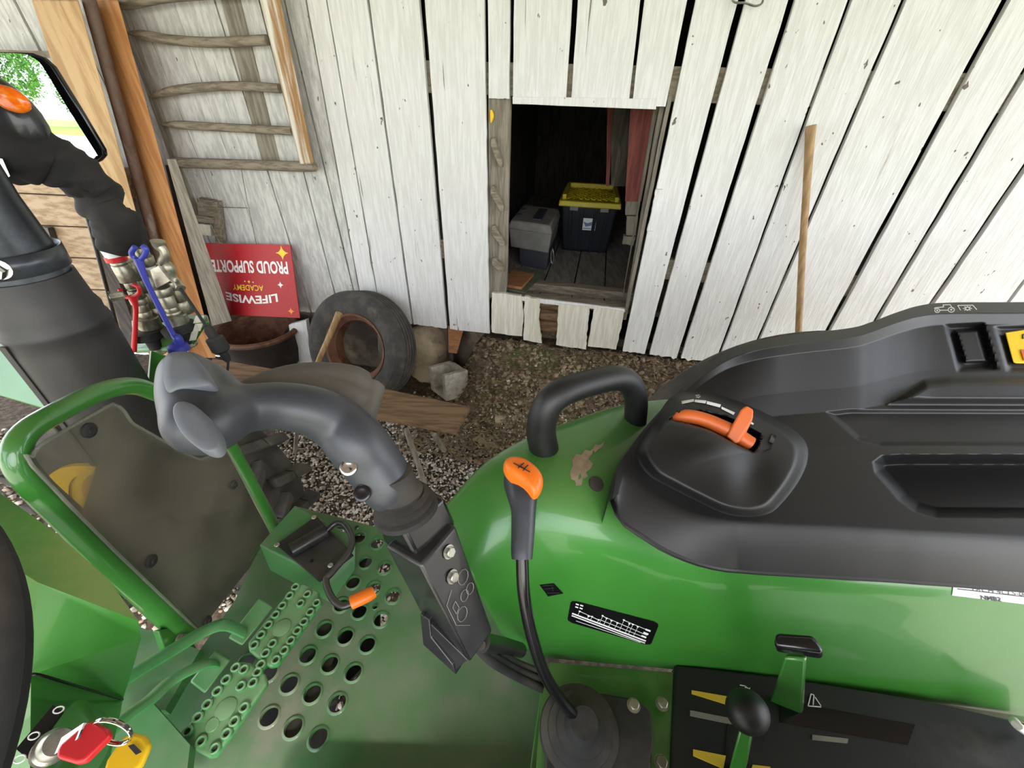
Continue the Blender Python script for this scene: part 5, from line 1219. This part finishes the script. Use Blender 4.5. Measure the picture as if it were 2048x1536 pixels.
st2 = tp('wide_lever', box8([LP(x, y, -.01) for x, y in ((1538, 1405), (1602, 1432), (1608, 1420), (1552, 1396))], [PZ(x, y, kz2 - .01) for x, y in ((1568, 1318), (1612, 1322), (1615, 1310), (1572, 1306))]), M['green'], bev=.003)
def K2(x, y, h): return PZ(x, y, kz2 + h)
tp('lever_knob', box8([K2(x, y, -.012) for x, y in ((1550, 1306), (1648, 1322), (1640, 1300), (1560, 1282))], [K2(x, y, .014) for x, y in ((1548, 1292), (1652, 1304), (1626, 1266), (1548, 1262))]), M['blackg'], st2, bev=.008, seg=4)
# dark underside behind panel and seat
tp('white_strap', tube([LP(2028, 1442, .02), LP(2036, 1452, .03), LP(2056, 1466, .01)], .006, 10, 4), M['ink'], pan)
# ---------------- joystick: grip shaped in one skin, boot, housing
def grip(pts, name, m, parent, vox=.0022, sm=6):
    parts = [tube([T(*p[:3]) for p in chain], [p[3] for p in chain], 20, 6) for chain in pts]
    o = tp(name, J(*parts), m, parent, ang=180)
    r = o.modifiers.new('r', 'REMESH'); r.mode = 'VOXEL'; r.voxel_size = vox; r.use_smooth_shade = True
    s = o.modifiers.new('m', 'SMOOTH'); s.factor = .8; s.iterations = sm
    return o
hzg = T(815, 1000, .45)
jh = tp('joystick_housing', box8([T(840, 1222, .66), T(940, 1326, .66), T(986, 1262, .66), T(900, 1180, .66)], [T(770, 1092, .49), T(842, 1132, .49), T(912, 1052, .49), T(850, 1010, .49)]), M['blackm'], bev=.003)
tp('housing_cap', box8([T(768, 1088, .505), T(840, 1130, .505), T(914, 1050, .505), T(850, 1000, .505)], [T(745, 1022, .452), T(806, 1062, .452), T(890, 995, .452), T(835, 960, .452)]), M['blackg'], jh, bev=.005, seg=3)
tp('rubber_bellows', lathe(T(812, 1018, .455), (T(796, 975, .42) - T(812, 1018, .455)).normalized(), [(.036, -.004), (.036, .002), (.031, .004), (.034, .008), (.028, .011), (.031, .015), (.024, .018), (.026, .023), (.021, .028), (.021, .05)], 36), M['rubber'], jh, ang=50)
def JF(u, v, lift=.0012):
    a, b, c_, d_ = T(842, 1132, .49), T(912, 1052, .49), T(986, 1262, .66), T(940, 1326, .66)
    p = a.lerp(b, u).lerp(d_.lerp(c_, u), v); n_ = (b - a).cross(d_ - a).normalized()
    if n_.dot(CAM - p) < 0: n_ = -n_
    return p + n_ * lift, n_
for u_, v_ in ((.62, .1), (.48, .28)):
    p_, n_ = JF(u_, v_); hexbolt('bolt', p_, n_, .0065, M['zinc'], jh)
def jl(P, w_=.0006):
    return [bar(JF(*a)[0], JF(*b)[0], w_, .0004) for a, b in zip(P[:-1], P[1:])]
Q = []
Q += jl([(.1, .42), (.1, .62), (.42, .74)]); Q += jl([(.1, .42), (.35, .36)])
for cx_, cy_, r in ((.72, .37, .13), (.58, .5, .1), (.35, .6, .13), (.78, .5, .1)): Q += jl([(cx_ + r * 1.2 * math.cos(k * .63), cy_ + r * .42 * math.sin(k * .63)) for k in range(11)])
Q += jl([(.2, .48), (.32, .46), (.34, .53), (.22, .55), (.2, .48)])
tp('function_symbols', J(*Q), M['boxg'], jh)
tp('side_bracket', J(prism([T(840, 1228, .64), T(846, 1290, .68), T(912, 1350, .70), T(905, 1330, .68), T(862, 1275, .66), T(858, 1240, .63)], (.006, .01, .0)), prism([T(845, 1232, .635), T(935, 1320, .66), T(908, 1345, .70), T(850, 1282, .68)], (.004, .02, 0))), M['blackm'], jh, bev=.001)
tp('bracket_post', tube([T(962, 1285, .67), T(1000, 1290, .8), T(1040, 1300, .92)], .012, 12, 4), M['blackm'], jh)
for d_ in (0, 1, 2): tp('cable', tube([T(950 + 6 * d_, 1290, .66), T(985, 1325 - 14 * d_, .78), T(1030, 1352 - 14 * d_, .88), T(1085, 1378 - 16 * d_, .93), T(1120, 1390 - 14 * d_, .96)], .0058, 12, 5), M['rubber'], jh)
gmain = grip([[(792, 1000, .44, .024), (784, 985, .43, .027), (772, 965, .415, .0295), (745, 925, .39, .031), (712, 884, .36, .031), (676, 848, .34, .0285), (625, 822, .315, .0255), (560, 812, .298, .0235), (505, 815, .287, .0225), (460, 824, .28, .024)],
             [(468, 822, .28, .0235), (430, 838, .274, .027), (402, 848, .27, .0265), (392, 820, .265, .0255), (380, 785, .26, .0245), (372, 752, .256, .022), (366, 735, .254, .019)],
             [(405, 850, .27, .026), (402, 866, .272, .0235)],
             [(455, 818, .278, .022), (425, 780, .27, .0215), (392, 752, .262, .020)]], 'joystick_grip', M['soft'], None, .0020, 16)
gfin = grip([[(455, 790, .292, .006), (500, 778, .302, .012), (560, 770, .315, .020), (620, 766, .328, .0245), (680, 770, .342, .0265), (718, 774, .348, .0245), (742, 774, .35, .018)],
             [(530, 785, .31, .015), (620, 785, .33, .022), (690, 800, .35, .024), (725, 800, .358, .020), (745, 785, .355, .012)],
             [(690, 800, .355, .024), (712, 835, .368, .021), (735, 872, .39, .0185), (762, 918, .415, .0175), (792, 960, .435, .017)],
             [(742, 772, .35, .018), (738, 795, .357, .016), (728, 825, .365, .016)]], 'joystick_back_shell', M['softd'], gmain, .0018, 12)
# face pads on the grip head
def pad(name, P, D, m, bulge=.002, th=.004):
    q = [T(x, y, d) for (x, y), d in zip(P, D)]; c_ = sum(q, Vector()) / len(q); n_ = Vector()
    for i in range(len(q)): n_ += (q[i] - c_).cross(q[(i + 1) % len(q)] - c_)
    n_.normalize(); n_ = n_ if n_.dot(CAM - c_) > 0 else -n_
    V = [p - n_ * th for p in q] + list(q) + [c_ + (p - c_) * .93 + n_ * bulge * .7 for p in q] + [c_ + (p - c_) * .5 + n_ * bulge for p in q]; k = len(q)
    Fc = [(r * k + i, r * k + (i + 1) % k, (r + 1) * k + (i + 1) % k, (r + 1) * k + i) for r in range(3) for i in range(k)] + [tuple(range(3 * k, 4 * k))]
    return tp(name, (V, Fc), m, gmain, ang=75)
e = [(392 + (58 if abs(math.cos(a)) else 0) * math.cos(a) * .72 + 22 * math.sin(a) * .9, 853 + 52 * math.sin(a) * .95 + 30 * math.cos(a) * .35) for a in [k * math.pi / 14 for k in range(28)]]
pad('round_cover', e, [.236 + .010 * (y - 853) / 60 for x, y in e], M['softf'], .0012, .010)
up_ = cr([(326, 738), (333, 712), (352, 704), (378, 706), (398, 722), (414, 748), (422, 768), (398, 775), (362, 778), (338, 785), (328, 765)], 4, True)
pad('thumb_pad', [tuple(p) for p in up_], [.228 + .008 * (p[1] - 740) / 40 for p in up_], M['softf'], .003, .012)
for x, y, D_, m_ in ((697, 934, .375, M['chrome']), (724, 986, .40, M['blackg'])):  # chrome screw; the black disc stands in for a dark recess
    b_ = T(x, y, D_); n_ = (CAM - b_).normalized(); b_ = b_ + n_ * (.0145 if y < 950 else .004)
    tp('grip_screw_and_recess', lathe(b_, n_ + Vector((-.3, 0, 0)), [(.0085, -.004), (.0085, .001), (.0068, .0018), (.004, .0012), (.0002, .001)], 20, False), m_, gmain)
# collar
tp('grip_collar', lathe(T(808, 1000, .442), (T(796, 965, .415) - T(808, 1000, .442)).normalized(), [(.0245, 0), (.0245, .012), (.022, .014)], 32), M['blackg'], jh)
# ---------------- steering wheel and cowl
rimc = CAM + ray(SWX, SWY) * SWK
sw_ = tp('steering_wheel', J(lathe(rimc, SWN, [(SWR + .0165 * math.cos(a), .0165 * math.sin(a)) for a in [k * math.pi / 8 for k in range(17)]], 96, False),
         *[bar(rimc - Vector((.02, 0, .05)), rimc + q, .03, .012) for q in (Vector((.07, .16, -.03)), Vector((-.18, 0, .06)), Vector((.07, -.16, -.03)))]), M['rubber'], ang=60)
tp('wheel_hub', lathe(rimc - Vector((.03, 0, .08)), SWN, [(.05, 0), (.05, .04), (.035, .05)], 30), M['blackp'], sw_)
cowl = tp('dash_cowl', (
    [T(-60, 920, .50), T(0, 986, .51), T(110, 1064, .53), T(218, 1160, .565), T(277, 1242, .585),          # 0-4 outer edge of the dusty top
     T(76, 1165, .53), T(-60, 1080, .50),                                                            # 5,6 inner crease
     T(282, 1275, .70), T(266, 1335, .78), T(246, 1398, .86),                                        # 7-9 right side going down
     T(62, 1350, .62), T(-80, 1340, .58), T(60, 1536, .70), T(215, 1536, .80), T(240, 1430, .84), T(-80, 1536, .66), T(240, 1640, .9)],
    [(0, 1, 5, 6), (1, 2, 5), (2, 3, 5), (3, 4, 5), (5, 4, 7, 10), (7, 8, 10), (8, 9, 10), (6, 5, 10, 11), (10, 9, 14, 13, 12), (11, 10, 12, 15)]), M['greenc'], ang=25)
tp('cowl_seam', tube([T(58, 1350, .615), T(80, 1350, .617), T(160, 1374, .70), T(245, 1399, .853)], .0016, 6, 4), M['blackg'], cowl)
ib_ = tp('ignition_pod', box8([T(95, 1540, .74), T(150, 1620, .74), T(225, 1500, .78), T(220, 1420, .78)], [T(40, 1500, .60), T(110, 1600, .60), T(208, 1440, .66), T(150, 1382, .64)]), M['greenf'], cowl, bev=.012, seg=4)
tp('pod_face', prism([T(x, y, .594) for x, y in ((36, 1500), (60, 1520), (128, 1425), (110, 1412))], (0, 0, .003)), M['blackg'], cowl)
for x, y in ((121, 1422), (72, 1474), (44, 1520)):
    q = T(x, y, .588); tp('ring_symbol', tube([q + Vector((.0045 * math.cos(a), .0028 * math.sin(a), .003)) for a in [k * math.pi / 4 for k in range(8)]], .0006, 6, 2, closed=True), M['ink'], cowl)
kp = T(105, 1488, .57)
ig = tp('ignition_switch', lathe(T(98, 1500, .60), (T(150, 1455, .55) - T(98, 1500, .60)).normalized(), [(.013, 0), (.014, .010), (.012, .012), (.012, .018), (.010, .022)], 28), M['zinc'], cowl)
tp('cowl_bottom', prism([T(x, y, .93) for x, y in ((235, 1420), (300, 1400), (380, 1490), (360, 1660), (200, 1660))], (0, 0, -.02)), M['greenfl'])
tp('cowl_back', prism([T(x, y, .97) for x, y in ((270, 1250), (400, 1300), (330, 1420), (230, 1420), (200, 1330))], (0, 0, -.02)), M['greenfl'])
# seat, out of view behind the camera, enlarged to darken the fender
seat = tp('seat', J(bx((.42, -.24, 1.04), (.54, .56, .14))), M['blackp'], bev=.04, seg=4)
tp('seat_back', bx((.74, -.27, 1.32), (.12, .5, .5)), M['blackp'], seat, bev=.04, seg=4)
tp('unseen_left_fender', bx((.85, -.82, .86), (1.5, .34, .5)), M['greenf'], bev=.08, seg=4)  # out of view; added to block low light reaching the right fender
tp('unseen_left_tire', tyre(Vector((.9, -.95, .6)), (0, 1, 0), .6, .36, .32, 48, False), M['tyre'])  # unseen, added along with the fender above
tp('transmission_hump', bx((.3, .0, .55), (1.2, .3, .5)), M['blackm'], bev=.03)  # unseen bulk added to darken the lower fender
# ---------------- keys
kt = thing('ignition_keys', T(150, 1480, .58), 'ignition key with red tag, split ring and yellow tag on the tractor dash', 'keys')
def K(x, y, d): return T(x, y, d)
def tagbody(P, d0, d1, m, name):
    q = [K(x, y, d) for (x, y), d in zip(P, np.interp(range(len(P)), [0, len(P) - 1], [d0, d0]))]
    return mesh(name, prism(q, Vector((0, 0, -.008))), m, kt, bev=.003, seg=3)
tagbody([(112, 1502), (120, 1488), (172, 1444), (185, 1441), (215, 1456), (220, 1470), (168, 1522), (150, 1526), (112, 1515)], .555, .555, M['red'], 'red_tag')
tagbody([(240, 1478), (262, 1462), (290, 1470), (300, 1488), (282, 1528), (255, 1560), (200, 1560), (212, 1520)], .60, .60, M['yellowr'], 'yellow_tag')
mesh('tag_print', J(*[prism([K(x, y, .598) for x, y in q], (0, 0, .0005)) for q in ([(256, 1492), (268, 1488), (284, 1504), (272, 1510)],)]), M['inkd'], kt)
rcn = K(215, 1478, .57)
mesh('split_ring', J(*[tube([rcn + Vector((.0165 * math.cos(a), .004 + dz + .004 * math.sin(a), .0165 * math.sin(a))) for a in [k * math.pi / 8 for k in range(16)]], .0011, 8, 2, closed=True) for dz in (0, .002)]), M['chrome'], kt)
mesh('key_blade', bar(K(120, 1492, .57), K(165, 1462, .555), .012, .003), M['chrome'], kt)
# ================================================================== TREES ACROSS THE YARD (seen in the mirror)
def tree(x, y, h, r, lb, m, seed):
    g = random.Random(seed); t = thing('tree', (x, y, 0), lb, 'tree', 'trees across the yard')
    mesh('trunk', tube([(x, y, 0), (x + .1, y, h * .3), (x, y + .1, h * .75)], [r * .09, r * .07, r * .03], 10, 4), M['bark'], t)
    V, Fc = [], []
    for k in range(9000):
        c_ = Vector((g.gauss(0, 1), g.gauss(0, 1), g.gauss(0, 1))).normalized() * g.uniform(.55, 1.0)
        lump = 1 + .35 * noise.noise(c_ * 2.3 + Vector((seed, 0, 0)))
        p = Vector((x, y, h * .58)) + Vector((c_.x * r * lump, c_.y * r * lump, c_.z * h * .42 * lump)); s_ = g.uniform(.12, .26) * h / 9
        a = Vector((g.gauss(0, 1), g.gauss(0, 1), g.gauss(0, 1))).normalized(); b = a.orthogonal().normalized(); n = len(V)
        V += [p - a * s_, p + b * s_ * .5, p + a * s_, p - b * s_ * .5]; Fc.append((n, n + 1, n + 2, n + 3))
    mesh('crown', (V, Fc), m, t, recalc=False)
for a in TREES: tree(*a)
